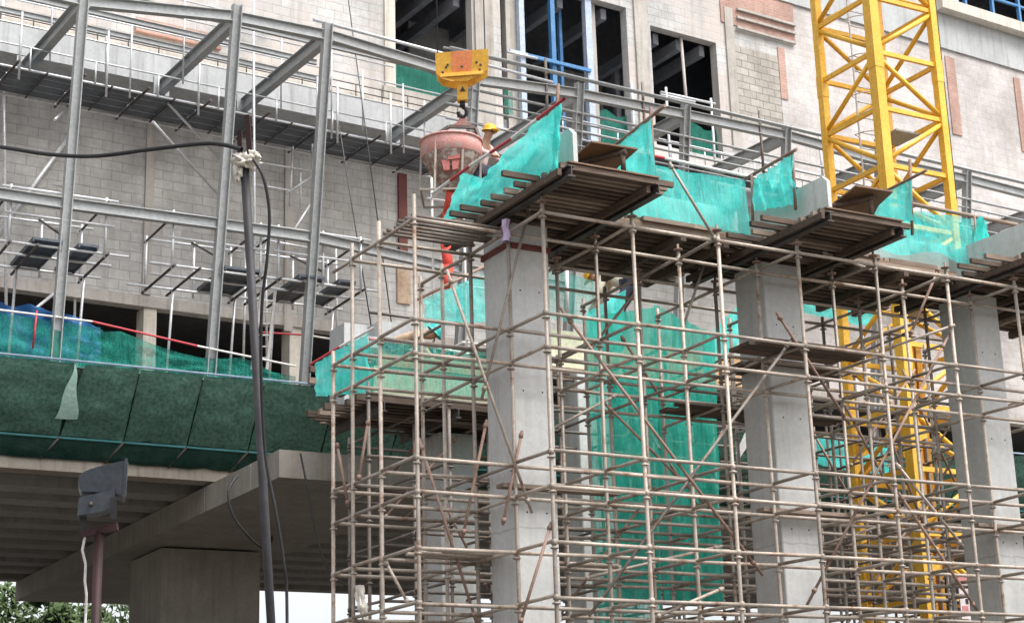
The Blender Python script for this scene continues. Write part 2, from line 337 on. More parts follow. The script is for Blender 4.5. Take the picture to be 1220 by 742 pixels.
# ------------------------------------------------------------------ the building behind
def holes_wall(mb, s0, s1, z0, z1, holes, th=.25, w0=0):
    zs = sorted({z0, z1, *[max(z0,min(z1,h[2])) for h in holes], *[max(z0,min(z1,h[3])) for h in holes]})
    for za, zb in zip(zs, zs[1:]):
        if zb-za < 1e-4: continue
        cuts = sorted((h[0], h[1]) for h in holes if h[2] <= za+1e-4 and h[3] >= zb-1e-4)
        x = s0
        for a, b in cuts:
            if a > x: mb.bbox(x, a, w0, w0+th, za, zb)
            x = max(x, b)
        if x < s1: mb.bbox(x, s1, w0, w0+th, za, zb)
def hole(x0, x1, yt, yb):
    xm = (x0+x1)/2; return (bhit(x0, (yt+yb)/2)[0], bhit(x1, (yt+yb)/2)[0], bhit(xm, yb)[1], bhit(xm, yt)[1])
zb0 = bhit(250, 376)[1]                              # underside of the block wall over the podium opening
zs1 = bhit(300, 106, -1.0)[1]                           # level of the ring beam
W1 = list(hole(471, 562, -60, 116)); W2 = list(hole(597, 748, -60, 168)); W3 = list(hole(779, 857, 42, 180))
W4 = list(hole(1140, 1400, -40, 45)); W2[3] = bhit(670, 0)[1]+.25; W1[3] = bhit(515, -22)[1]; W4[3] = W4[2]+1.8; W4[1] = W4[0]+7
sL, sR, zT = -9, 62, 36
bld = thing('concrete_block_building', 'half built concrete block building with dark window openings behind the grey steel frame', 'building', bw(20, 3, 8.8))
sP = bhit(935, 100)[0]                               # where the pinkish plastered half begins
zM = zs1+.1
mb = MB(); holes_wall(mb, sL, sP, zb0, zM, [W1, W2, W3]); mb.build('wall', M['block'], bld)
mb = MB(); holes_wall(mb, sL, sP, zM, zT, [W1, W2, W3]); mb.build('wall', M['block_up'], bld)
mb = MB(); holes_wall(mb, sP, sR, zb0, zT, [W4]); mb.build('wall', M['block_pink'], bld)
D = 4.2
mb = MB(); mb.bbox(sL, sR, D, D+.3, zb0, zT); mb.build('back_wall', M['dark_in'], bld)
mb = MB(); mb.bbox(sL, sR, 6.8, 7.0, 8.785, zb0); mb.build('back_wall', M['unlit_in'], bld)  # near-black colour stands for the shade deep in the opening
mb = MB(); mb.bbox(sL, sR, .3, 7.0, zb0+.003, zb0+.016); mb.build('ceiling', M['unlit_in'], bld)
mb = MB(); mb.bbox(-3, 30, .35, 6.7, 8.784, 8.79); mb.build('floor_shade', M['unlit_in'], bld)  # thin dark sheet, paints the opening's shade onto its floor
for a, b in ((sL-.3, sL), (sR, sR+.3)): mb = MB(); mb.bbox(a, b, 0, D, 8.8, zT); mb.build('end_wall', M['block'], bld)
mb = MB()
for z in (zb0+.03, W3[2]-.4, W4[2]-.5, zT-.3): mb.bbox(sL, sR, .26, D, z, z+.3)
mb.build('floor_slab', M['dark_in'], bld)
mb = MB(); mb.bbox(sL, sR, -.03, -.003, zb0, zb0+.22); mb.build('lintel', M['rough'], bld)
mb = MB(); mb.bbox(sL, sR, -1.0, -.004, zs1-.30, zs1+.28); mb.build('ring_beam', M['spandrel'], bld)
mb = MB(); mb.bbox(sL, bhit(470, 100)[0], -.75, -.004, zs1+.284, zs1+.52); mb.build('ledge', M['plaster'], bld)
# pilasters on the block wall
for x, y0, y1, wd, mt in ((180, 140, 352, .22, 'rough'), (344, 175, 395, .24, 'rough'), (463, 0, 112, .32, 'plaster'), (575, 0, 150, .62, 'rough'),
                      (761, 0, 170, .50, 'rough'), (866, 10, 175, .34, 'rough')):
    wd *= .78; s_, zt = bhit(x, y0); _, zb = bhit(x, y1); mb = MB(); mb.bbox(s_-wd/2, s_+wd/2, -.05, -.003, zb, zt+(3 if y0 < 5 else 0)); mb.build('pilaster', M[mt], bld)
for x, y0, y1, wd in ((478, 208, 306, .26),):
    wd *= .78; s_, zt = bhit(x, y0); _, zb = bhit(x, y1); mb = MB(); mb.bbox(s_-wd/2, s_+wd/2, -.07, -.004, zb, zt); mb.build('steel_post', M['redcol'], bld)
s_, zt = bhit(480, 318); _, zb = bhit(480, 362); mb = MB(); mb.bbox(s_-.16, s_+.16, -.04, -.004, zb, zt); mb.build('rust_patch', varmat('rusty mortar', (.34,.22,.15), (.50,.38,.28), .9, 0, 3, 15), bld)
for x in (172, 345): # posts of the podium opening
    s_, _ = bhit(x, 400, .3); mb = MB(); mb.bbox(s_-.13, s_+.13, .02, .4, 8.785, zb0-.003); mb.build('column', M['plaster'], bld)
mb = MB()

# brick fields and bands on the right half
def band(x0, x1, yt, yb, mt, name, d=.02):
    xm = (x0+x1)/2; a, _ = bhit(x0, (yt+yb)/2); b, _ = bhit(x1, (yt+yb)/2); m_ = MB(); m_.bbox(a, b, -d, -.003, bhit(xm, yb)[1], bhit(xm, yt)[1]); return m_.build(name, M[mt], bld)
band(876, 930, 62, 150, 'block_dark', 'bare_block_panel', .012)
band(858, 944, -6, 38, 'redbrick', 'brick_band', .03); band(928, 936, 58, 118, 'redbrick', 'brick_band', .028)
band(160, 262, 34, 50, 'redbrick', 'brick_patch', .10); band(1130, 1141, 70, 160, 'redbrick', 'brick_band', .028); band(1212, 1219, 95, 180, 'redbrick', 'brick_band', .028)
band(1035, 1045, 30, 112, 'redbrick', 'brick_band', .028)
zA, zB = bhit(1170, 72)[1], bhit(1170, 32)[1]
mb = MB(); mb.bbox(bhit(905, 20)[0], sR, -.06, -.003, zA, zB); mb.build('concrete_band', M['spandrel'], bld)
mb = MB(); mb.bbox(W4[0]-1.0, sR, -.35, -.003, zB+.003, zB+.32); mb.build('sill', M['plaster'], bld)
W4h = W4
mb = MB()
for s_ in (bhit(470, 60)[0],): mb.bbox(W1[0]-.35, W1[1]+.2, -.09, -.003, W1[2]-.42, W1[2]-.01)
mb.build('sill', M['rough'], bld)
# projecting brick courses (rusty bars) near the brick band
for yy in (12, 22, 34):
    a, z = bhit(876, yy); b, _ = bhit(945, yy+8); mb = MB(); mb.bbox(a, b, -.10, -.031, z-.03, z+.03); mb.build('ledge', M['rough'], bld)
for (a, b, z0_, z1_) in (W1, W2, W3):
    for i in range(3):
        q = a+(b-a)*(.15+.35*i); mb = MB(); mb.bbox(q, q+.16, .3, 4.0, z1_-.30, z1_-.02); mb.build('ceiling_beam', M['dark_in'], bld)
    mb = MB(); mb.bbox(a+(b-a)*.25, a+(b-a)*.25+.14, 2.2, 2.34, z0_-.3, z1_); mb.build('inner_post', M['dark_in'], bld)
    mb = MB(); mb.bbox(a-.5, b+.5, 2.6, 2.66, z0_+.7, z0_+.76); mb.build('inner_rail', M['galv'], bld)
    mb = MB(); mb.bbox(a-.6, a+(b-a)*.4, 3.2, 3.3, z0_-.3, z1_); mb.build('inner_wall', M['block'], bld)
# window frames, pipes and nets in the openings
def wframe(name, mt, boxes, parent=bld):
    for b in boxes: m_ = MB(); m_.bbox(*b); m_.build(name, M[mt], parent)
sa = lambda x, y=60: bhit(x, y, .12)[0]
wframe('window_frame', 'bluesteel', [(sa(659)-.06, sa(659)+.06, .08, .2, W2[2], W2[3]), (sa(683)-.04, sa(683)+.04, .6, .7, W2[2], W2[3])])
wframe('window_frame', 'bluewhite', [(sa(621)-.07, sa(621)+.07, .05, .19, W2[2], W2[3]), (sa(701)-.09, sa(701)+.09, .05, .19, W2[2], W2[3])])
wframe('window_frame', 'rough', [(sa(612)-.14, sa(612)+.14, .2, .4, W2[2], W2[3]), (sa(708)-.13, sa(708)+.13, .2, .4, W2[2], W2[3])])
zr = bhit(655, 72, 0)[1]
wframe('window_rail', 'bluesteel', [(sa(624), sa(700), .0, .06, zr-.04, zr+.04)]); wframe('window_rail', 'bluewhite', [(sa(604), sa(625), -.02, .03, zr-.03, zr+.03)])
zc_ = bhit(815, 60, .1)[1]
mb = MB(); mb.tube(bw(sa(816), .15, W3[2]), bw(sa(813), .15, W3[3]), .04); mb.build('prop_pipe', M['rough'], bld)
wframe('window_frame', 'bluesteel', [(W4[0]+.45+i*1.15-.04, W4[0]+.45+i*1.15+.04, .05, .15, W4[2], W4[3]) for i in range(6)]+[(W4[0], W4[1], .06, .14, W4[2]+.58, W4[2]+.64)])
wframe('window_frame', 'bluewhite', [(W4[0]-.0, W4[0]+.12, .04, .16, W4[2], W4[3])])
def flatnet(s0, s1, z0, z1, w_, mt, amp=.05):
    m_ = MB(); m_.sheet(lambda a, b: bw(s0+(s1-s0)*a, w_+amp*noise.noise(V((a*9, b*4, s0))), z0+(z1-z0)*b+(.06*math.sin(a*7)*b)), 16, 6); return m_
flatnet(W1[0], W1[1], W1[2], bhit(515, 88, .15)[1], .15, 'net_in').build('window_net', M['net_in'], bld)
flatnet(sa(718, 150), W2[1], W2[2], bhit(735, 132)[1], .2, 'net_in').build('window_net', M['net_in'], bld)
flatnet(sa(820, 150), W3[1], W3[2], bhit(840, 148)[1], .2, 'net_in').build('window_net', M['net_in'], bld)
flatnet(sa(598, 110), sa(608, 110), bhit(603, 135)[1], bhit(603, 105)[1], .03, 'net_guard').build('window_net', M['net_guard'], bld)

# ------------------------------------------------------------------ podium deck, girders, pier
deck = thing('elevated_deck', 'stained concrete podium deck on girders, running under the block building', 'bridge deck', (20, 34, 7.1))
dx0, dx1 = -14, 75
mb = MB(); mb.box(dx0, dx1, 27.28, 40.3, 8.50, 8.78); mb.build('slab', M['deckc'], deck)
mb = MB(); mb.box(dx0, dx1, 28.0, 28.45, 7.18, 8.495); mb.build('edge_beam', M['deckc'], deck)
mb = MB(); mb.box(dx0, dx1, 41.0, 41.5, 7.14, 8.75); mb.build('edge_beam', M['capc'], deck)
mb = MB(); mb.box(dx0, dx1, 40.305, 41.0, 8.45, 8.75); mb.build('slab', M['deckc'], deck)
y = 29.3
while y < 40.6:
    mb = MB(); mb.box(dx0, dx1, y, y+.60, 7.14, 7.34); mb.box(dx0, dx1, y+.19, y+.41, 7.345, 8.49); mb.build('girder', M['girder'], deck); y += 1.27
pier = thing('bridge_pier', 'square concrete pier with a wide flat crosshead carrying the deck girders', 'bridge pier', (11.5, 33, 0))
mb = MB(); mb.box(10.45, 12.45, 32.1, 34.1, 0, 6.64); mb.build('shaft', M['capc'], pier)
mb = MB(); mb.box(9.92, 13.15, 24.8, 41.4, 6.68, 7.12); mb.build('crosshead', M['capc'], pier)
mb = MB()
for v_ in (26.0, 28.2, 30.6, 33.2, 36.0): mb.box(9.905, 9.918, v_, v_+.03, 6.69, 7.11)
mb.build('joint', M['girder'], pier)

# dark green nets hung along the edge of the deck, one panel after another
zt_, zb_ = 8.76, 7.72
seams = [-4.0, -2.4, -.8, .8, 2.4, 4.0, 5.6, 7.24, 8.32, 9.42, 10.52]
while seams[-1] < 36: seams.append(seams[-1]+1.35)
DG = 'dark green shade nets along the deck edge'
def bil(A, B, C_, D_, a, b): return (A*(1-a)+B*a)*(1-b)+(D_*(1-a)+C_*a)*b
lab = {6: 'dark green shade net panel at the left picture edge, beside a pale torn gap', 7: 'dark green shade net panel right of the pale torn gap', 8: 'dark green shade net panel behind and above the grey floodlight to its right',
       9: 'dark green shade net panel crossed by the dark service pole'}
for i, (a0, a1) in enumerate(zip(seams, seams[1:])):
    if a1 < 5: continue
    g0 = .012 if i != 7 else .09
    A, B = V((a0+.012, 26.96, zt_)), V((a1-.012, 26.96, zt_)); C_, D_ = V((a1-.012, 27.75, zb_)), V((a0+g0, 27.75, zb_))
    if i == 7: A = V((a0+.16, 26.96, zt_)); D_ = V((a0+.02, 27.75, zb_))
    sd_ = i*3.1
    def f(a, b, A=A, B=B, C_=C_, D_=D_, sd_=sd_):
        p = bil(A, B, C_, D_, a, b); bul = math.sin(math.pi*b)*math.sin(math.pi*a)**.5*.10 if 0 < a < 1 else 0
        return p + V((0, -.10*bul/.1*.6 + .05*noise.noise(V((a*3+sd_, b*4, 2)))*(1 if 0 < a < 1 else 0) + .02*noise.noise(V((a*12+sd_, b*12, 2))), -.06*bul/.1 + .02*noise.noise(V((a*7, b*7, sd_)))))
    mb = MB(); mb.sheet(f, 24, 18)
    o = solo('shade_net', mb, M['net_deck'], lab.get(i, 'dark green shade net panel of the deck edge, behind the front scaffold'), 'shade net', DG)
mb = MB(); mb.sheet(lambda a, b: V((5+a*32, 27.03+.78*b, 8.71-.98*b)), 60, 3); solo('seam_backing', mb, M['net_deck_low'], 'blackish sheet added behind the dark green panels to darken their seams', 'safety net')  # added sheet, stands in for the dark folds between panels
mb = MB(); mb.sheet(lambda a, b: V((5+a*32, 27.76+b*.20+.02*noise.noise(V((a*60, b*3, 5))), 7.70-.33*b-.05*math.sin(math.pi*b)+.03*noise.noise(V((a*90, b*2, 1))))), 120, 6)
solo('catch_net', mb, M['net_deck_low'], 'blackish green catch net sagging under the deck edge', 'safety net')
mb = MB(); A_, B_, C2 = at(88.5, 432, v=26.84), at(91, 500, v=27.50), at(64, 499, v=27.50)
mb.sheet(lambda a, b: A_.lerp(C2.lerp(B_, a), b)+V((.02*math.sin(b*9), -.03-.10*math.sin(math.pi*b)+.04*noise.noise(V((a*3, b*5, 2)))*b, 0)), 8, 12)
solo('torn_net', mb, netmat('pale torn net', (.50,.78,.68), (.66,.90,.80), .97, .03, .3), 'pale mint torn wedge between two dark green net panels', 'net strip')
mb = MB(); mb.tube((5, 26.93, 8.79), (37, 26.93, 8.79), .02); o = solo('edge_rail', mb, varmat('blue grey pipe', (.20,.27,.36), (.32,.40,.48)), 'pale blue pipe along the top of the dark green nets', 'pipe')
for a0 in seams:
    if 5 < a0 < 20: mb = MB(); mb.tube((a0, 27.73, 7.69), (a0-.25, 27.97, 7.36), .022); solo('net_bracket', mb, M['steel_dark'], 'dark bracket tube holding the catch net under the deck edge', 'bracket', 'brackets of the catch net')
mb = MB(); mb.tube((5, 27.76, 7.69), (37, 27.76, 7.69), .02); o = solo('edge_cable', mb, varmat('teal cable', (.05,.22,.22), (.1,.3,.3)), 'thin teal line along the bottom of the dark green nets', 'cable')

# ------------------------------------------------------------------ guard net, tarpaulin and rails on the deck
def rail(name, pts, label, r=.019, seg=.55, first=0, group=None, uprights=()):
    t = thing(name, label, 'guard rail', pts[0], group); k = first
    for a, b in zip(pts, pts[1:]):
        a, b = V(a), V(b); n = max(1, int((b-a).length/seg))
        for i in range(n):
            m_ = MB(); m_.tube(a+(b-a)*(i/n), a+(b-a)*((i+1)/n), r, caps=False); m_.build('red_section' if k % 2 else 'white_section', M['redtube' if k % 2 else 'whitetube'], t); k += 1
    for p, q in uprights:
        m_ = MB(); m_.tube(p, q, r*.9); m_.build('upright', M['redtube'], t)
    return t
P = [at(-10, 368, v=27.35), at(110, 383, v=27.35), at(235, 412, v=27.35), at(352, 436, v=27.35)]
rail('guard_rail', P, 'red and white banded guard rail sloping along the deck edge above the sagging green net', seg=1.1, uprights=[(at(44, 370, v=27.35), at(39, 415, v=27.35))])
P2 = [at(313, 396, v=29.6), at(365, 399, v=29.6), at(420, 408, v=29.6), at(500, 420, v=29.6)]
rail('guard_rail', P2, 'red and white rail before the dark podium opening, behind the third steel column', seg=1.5, first=1)
gt = [at(0, 372, v=27.4), at(85, 382, v=27.4), at(150, 395, v=27.4), at(235, 414, v=27.4), at(300, 428, v=27.4), at(352, 438, v=27.4)]
def gnet(a, b):
    t = a*5; i = min(4, int(t)); top = gt[i].lerp(gt[i+1], t-i); bot = V((top.x, 27.42, 8.79))
    sag = .18*math.sin(math.pi*((a*2.6) % 1))*(1-b)**1.5
    p = top.lerp(bot, b); p.z -= sag*(.9 if a > .3 else .2); p.y += .08*noise.noise(V((a*14, b*5, 3))); return p
mb = MB(); mb.sheet(gnet, 60, 10)
solo('guard_net', mb, M['net_guard'], 'sagging sheer green net hung from the red and white rail on the deck', 'safety net')
mb = MB(); mb.sheet(lambda a, b: at(-20+a*140, 360+b*66+a*b*8+(a*a*30)*(1-b), v=28.9)+V((0, .25*noise.noise(V((a*6, b*5, 9)))+.1*noise.noise(V((a*15, b*13, 4))), 0)), 30, 16)
solo('blue_tarpaulin', mb, M['tarp'], 'crumpled blue tarpaulin behind the green net at the left picture edge', 'tarpaulin')

# ------------------------------------------------------------------ grey steel frame with raked columns
fr = thing('steel_frame', 'grey steel frame of raked columns, rafters and tie beams before the block wall', 'steel frame', fw(8, 0, 8.78))
colpx = [((65, 421), (100, -6)), ((250, 441), (282, 14)), ((362, 458), (390, 36))]
tops = []; bases = []
for b, t in colpx:
    B = at(*b, v=27.5); B.z = 8.8; tops.append(at(*t, u=B.x)); bases.append(B)
for x, y in ((566, 88), (690, 106), (817, 131), (937, 156), (1048, 186), (1152, 208), (1262, 236), (1372, 262)):
    r = ray(x, y); p = CAM + r*((FO-CAM).dot(BN)/r.dot(BN)); tops.append(p); bases.append(V((p.x, p.y+1.1, 8.8)))
left = tops[0]-BE*2.75; tops.insert(0, left); bases.insert(0, V((left.x, left.y+1.05, 8.8)))
for i, (T, B) in enumerate(zip(tops, bases)):
    T2 = T+(T-B).normalized()*.12
    mb = MB(); mb.ibeam(B, T2, .16, .16, .016, .012, up=V((1,0,0))); mb.box(B.x-.17, B.x+.17, B.y-.16, B.y+.16, 8.784, 8.81); mb.build('column', M['frame'], fr)
    E = bw((T-BO).dot(BE)+.0, -1.02, T.z-.12)
    mb = MB(); mb.ibeam(T+V((0, .12, -.12)), E, .26, .15); mb.build('rafter', M['frame'], fr)
    mb = MB(); mb.frame(E+BE*-.16+V((0,0,-.26)), BE*.32, BN*.012, V((0,0,.5))); mb.build('end_plate', M['frame'], fr)
for (T, B), (T2, B2) in zip(zip(tops, bases), zip(tops[1:], bases[1:])):
    mb = MB(); mb.ibeam(T+V((.1,0,-.12)), T2+V((-.1,0,-.12)), .20, .13); mb.build('tie_beam', M['frame'], fr)
    if T.x < 15:
        f0 = (11.52-8.8)/(T.z-8.8); a = B.lerp(T, f0); f1 = (11.52-8.8)/(T2.z-8.8); b = B2.lerp(T2, f1)
        mb = MB(); mb.ibeam(a+V((.1,0,0)), b+V((-.1,0,0)), .19, .13); mb.build('tie_beam', M['frame'], fr)
# purlins lying on the rafters
sR_ = (tops[-1]-BO).dot(BE)
def raftpt(s, f_, dz=.17):                            # a point over a rafter, f_ from column head to ring beam
    T = fw(s, .1, 15.4); E = bw(s, -1.02, 15.3); p = T.lerp(E, f_); return p+V((0,0,dz))
for f_, s0, s1 in ((.18, -4, 6.0), (.42, -4, 4.0), (.62, -4, 4.6)):
    mb = MB(); mb.ibeam(raftpt(s0, f_), raftpt(s1, f_), .10, .07, .008, .008); mb.build('purlin', M['frame'], fr)
for dz, w_, s0, r in ((.28, -.1, 6.2, .03), (.38, .15, 6.2, .026), (-.42, .05, 6.2, .03), (-.62, .1, 6.2, .022), (-.80, .1, 6.2, .026), (-1.10, .12, 6.2, .02)):
    mb = MB(); mb.tube(fw(s0, w_, 15.42+dz), fw(40, w_, 15.62+dz), r); mb.build('rail_pipe', M['frame'], fr)
mb = MB(); mb.tube(fw(3.3, -.05, 15.62), fw(8.6, -.05, 15.50), .032); mb.build('rail_pipe', M['galv'], fr)
for x in (655, 775, 920, 1150):
    s_ = (at(x, 120, v=27)-FO).dot(BE); mb = MB(); mb.tube(fw(s_, -.02, 14.4), fw(s_, -.02, 16.0), .03); mb.build('rail_post', M['tube_dark'], fr)

# ------------------------------------------------------------------ aluminium walkway along the ring beam
wk = thing('hanging_walkway', 'long suspended walkway of dark grating panels and silver tubes under the grey ring beam', 'walkway', bw(4, -2, 18.5))
zk = bhit(250, 157, -1.05)[1]
sW = bhit(508, 190, -1)[0]
k = -9.0
while k < sW:
    mb = MB()
    for j in range(4):
        w0 = -2.2+j*.29
        mb.bbox(k+.02, min(k+1.18, sW), w0, w0+.26, zk, zk+.035)
    mb.build('grating_panel', M['gunmetal'], wk)
    mb = MB(); mb.tube(bw(k, -2.6, zk-.05), bw(k, -.9, zk-.05), .024); mb.tube(bw(k+.6, -2.35, zk-.045), bw(k+.6, -1.0, zk-.045), .018); mb.build('bearer', M['steel_dark'], wk)
    mb = MB(); mb.tube(bw(k+.3, -2.25, zk-.03), bw(k+.3, -2.25, zk+.40), .017); mb.build('rail_post', M['galv'], wk)
    mb = MB(); mb.tube(bw(k+.9, -1.08, zk), bw(k+.9, -1.08, zk+.36), .015); mb.build('rail_post', M['galv'], wk); k += 1.2
for w_, dz in ((-2.22, -.02), (-2.25, .40), (-1.04, -.05), (-1.08, .36), (-1.06, .2)):
    mb = MB(); mb.tube(bw(-9, w_, zk+dz), bw(sW+.2, w_, zk+dz), .024 if dz < .1 else .017); mb.build('ledger', M['galv'], wk)
for x in (22, 127, 237, 302, 378, 402, 465, 505):
    s_ = bhit(x, 100, -2.27)[0]; mb = MB(); mb.tube(bw(s_, -2.27, zk-.25), bw(s_, -2.27, zk+1.05), .022); mb.build('standard', M['galv'], wk)
mb = MB(); mb.tube(bw(-9, -2.27, zk+.8), bw(sW+.3, -2.27, zk+.8), .02); mb.build('ledger', M['galv'], wk)
lr = thing('guard_rail', 'low dark rail on short posts along the top of the grey ring beam', 'guard rail', bw(2, -.86, zs1+.29))
k = -8.5
while k < sW+1: mb = MB(); mb.tube(bw(k, -.86, zs1+.285), bw(k, -.86, zs1+.66), .012, 6); mb.build('post', M['steel_dark'], lr); k += .62
for dz in (.50, .66): mb = MB(); mb.tube(bw(-8.6, -.86, zs1+dz), bw(sW+1, -.86, zs1+dz), .012, 6); mb.build('rail', M['steel_dark'], lr)
for x, z0_, z1_ in ((58, .2, 2.2), (155, -.2, 1.5), (218, .3, 2.3), (335, .2, 2.0), (395, -.2, 2.4), (432, .1, 1.4), (480, -.2, 1.3)):
    s_ = bhit(x, 100, -2.3)[0]; mb = MB(); mb.tube(bw(s_, -2.3, zk+z0_), bw(s_, -2.3, zk+z1_), .018); mb.build('standard', M['galv'], wk)
for dz, e in ((1.25, 0), (1.62, -1.5), (2.0, -3)): mb = MB(); mb.tube(bw(-9, -2.3, zk+dz), bw(sW+e, -2.3, zk+dz), .016); mb.build('ledger', M['galv'], wk)
# short knee braces below
for a, b in (((200,123),(262,190)), ((182,145),(258,230)), ((65,143),(90,118))):
    mb = MB(); mb.tube(at(*a, v=28.9), at(*b, v=30.3), .025); mb.build('brace', M['galv'], wk)
# second walkway on the right
wr = thing('hanging_walkway', 'walkway with a ladder like guard rail behind the right half of the steel frame', 'walkway', bw(22, -2, 18.5))
s0, s1 = bhit(640, 200, -1.3)[0], bhit(1220, 330, -1.3)[0]
zk2 = bhit(850, 205, -1.5)[1]
k = s0
while k < s1:
    mb = MB(); mb.bbox(k+.02, k+1.48, -1.6, -1.05, zk2, zk2+.04); mb.build('grating_panel', M['gunmetal'], wr)
    for q in (0, .5, 1.0): mb = MB(); mb.tube(bw(k+q, -1.62, zk2), bw(k+q, -1.62, zk2+.46), .016); mb.build('rail_post', M['galv'], wr)
    k += 1.5
for dz in (.02, .22, .46): mb = MB(); mb.tube(bw(s0, -1.64, zk2+dz), bw(s1, -1.64, zk2+dz), .018); mb.build('ledger', M['galv'], wr)
for x, yt, yb in ((796, 105, 235), (849, 118, 235), (975, 160, 215), (755, 100, 200)):
    s_ = bhit(x, 150, -1.7)[0]; zt2 = bhit(x, yt, -1.7)[1]; mb = MB(); mb.tube(bw(s_, -1.7, bhit(x, yb, -1.7)[1]), bw(s_, -1.7, zt2), .03); mb.build('standard', M['galv'], wr)
for (x0, y0), (x1, y1) in (((787,110),(852,124)), ((787,113),(828,122)), ((604,62),(640,70))):
    mb = MB(); mb.tube(bw(*[bhit(x0, y0, -1.7)[0], -1.7, bhit(x0, y0, -1.7)[1]]), bw(*[bhit(x1, y1, -1.7)[0], -1.7, bhit(x1, y1, -1.7)[1]]), .03); mb.build('ledger', M['galv'], wr)

# ------------------------------------------------------------------ light tube scaffold at the left and the platforms round the columns
ts = thing('tube_scaffold', 'silver tube scaffold with a thick diagonal at the left edge before the block wall', 'scaffold', at(40, 430, v=31))
for a, b, v_, r in (((8, 430), (3, -20), 30.5, .03), ((66, 430), (70, 112), 31, .028), ((88, 430), (93, 140), 31, .026), ((126, 100), (127, 35), 28.8, .022)):
    mb = MB(); mb.tube(at(*a, v=v_), at(*b, v=v_), r); mb.build('standard', M['galv'], ts)
for a, b, v_, r in (((-10, 290), (82, 163), 30.8, .045), ((0, 147), (80, 160), 30.9, .026), ((0, 209), (74, 222), 30.9, .026), ((0, 263), (70, 272), 30.9, .026), ((0, 336), (62, 345), 30.9, .026), ((0, 402), (70, 345), 30.6, .03), ((0, 412), (60, 425), 30.6, .03)):
    mb = MB(); mb.tube(at(*a, v=v_), at(*b, v=v_), r); mb.build('brace' if abs(a[1]-b[1]) > 40 else 'ledger', M['galv'], ts)
def column_platform(label, cx, panels, seed):
    t = thing('column_platform', label, 'work platform', cx, 'tube platforms clamped round the steel columns')
    rnd = random.Random(seed)
    for (u0, u1, v0, v1) in panels:
        m_ = MB(); n = 5
        for j in range(n): m_.box(cx.x+u0, cx.x+u1, cx.y+v0+(v1-v0)*j/n, cx.y+v0+(v1-v0)*(j+.93)/n, cx.z, cx.z+.045)
        for q in (u0, u1-.03): m_.box(cx.x+q, cx.x+q+.03, cx.y+v0, cx.y+v1, cx.z-.03, cx.z-.003)
        m_.build('deck_panel', M['gunmetal'], t)
    for v_ in (-.35, .25, 1.0):
        m_ = MB(); L = 1.15 + rnd.random()*.25; m_.tube(cx+V((-L, v_, -.06)), cx+V((.85+rnd.random()*.2, v_, -.06)), .024); m_.build('bearer', M['galv'], t)
    for u_ in (-1.0, -.55, .62):
        m_ = MB(); m_.tube(cx+V((u_, -.55, -.11)), cx+V((u_, 1.25, -.11)), .024); m_.build('bearer', M['steel_dark'], t)
    for u_, v_ in ((-1.0, -.4), (-.15, -.42), (.6, -.4), (-1.0, 1.1), (.6, 1.1), (-.1, 1.12)):
        m_ = MB(); m_.tube(cx+V((u_, v_, -.14)), cx+V((u_, v_, .92)), .024); m_.build('standard', M['galv'], t)
    for (a, b) in (((-1.15,-.4,.88),(.8,-.4,.88)), ((-1.0,1.1,.86),(.8,1.1,.86)), ((-1.0,-.5,.82),(-1.0,1.2,.82)), ((.6,-.5,.82),(.6,1.2,.82)), ((-1.1,-.42,.42),(.75,-.42,.42)), ((-.15,-.42,.15),(-.15,1.1,.9))):
        m_ = MB(); m_.tube(cx+V(a), cx+V(b), .022); m_.build('guard_tube', M['galv'] if a[0] != b[0] else M['steel_dark'], t)
    for u_, v_ in ((-.55, .9), (.62, .9)):
        m_ = MB(); m_.tube(cx+V((u_, v_, -.1)), V((cx.x+u_, cx.y+v_+.3, 8.79)), .024); m_.build('support_tube', M['galv'], t)
pan = [(-.62, -.12, -.45, 1.1), (.14, .48, -.45, 1.1)]
column_platform('tube platform with two grating panels round the leftmost steel column', at(75, 300, v=27.6), pan, 1)
column_platform('tube platform round the second steel column, just left of the dark service pole', at(262, 327, v=27.6), [(-.05, .62, -.4, 1.1)], 2)
column_platform('tube platform with grating panels round the third steel column, right of the dark service pole', at(383, 342, v=27.6), pan, 3)
st = thing('tube_scaffold', 'slim silver scaffold tubes against the block wall between the second and third steel columns', 'scaffold', at(330, 430, v=29.5))
for a, b, v_ in (((304, 425), (302, -10), 28.6), ((345, 245), (349, 175), 29.6), ((358, 250), (358, 190), 29.6), ((290, 430), (293, 300), 31), ((318, 430), (316, 275), 31), ((402, 430), (400, 280), 29.4), ((372, 258), (372, 172), 29.6)):
    mb = MB(); mb.tube(at(*a, v=min(v_,29.6)), at(*b, v=min(v_,29.6)), .024); mb.build('standard', M['galv'], st)
for a, b, v_ in (((304, 193), (378, 205), 37), ((304, 220), (345, 227), 37), ((340, 232), (372, 210), 37), ((340, 290), (372, 240), 37), ((310, 285), (378, 297), 33)):
    mb = MB(); mb.tube(at(*a, v=29.55), at(*b, v=29.55), .02); mb.build('ledger', M['galv'], st)
ld = thing('ladder', 'white aluminium ladder leaning on the deck beside the dark service pole', 'ladder', at(308, 440, v=28.2))
A0, A1, B0, B1 = at(300, 440, v=28.2), at(312, 345, v=27.9), at(318, 440, v=28.2), at(305+23, 345, v=27.9)
for a, b in ((A0, A1), (B0, B1)): mb = MB(); mb.beam(a, b, .05, .03); mb.build('stile', M['whitetube'], ld)
for i in range(1, 7): mb = MB(); mb.tube(A0.lerp(A1, i/7), B0.lerp(B1, i/7), .016); mb.build('rung', M['whitetube'], ld)

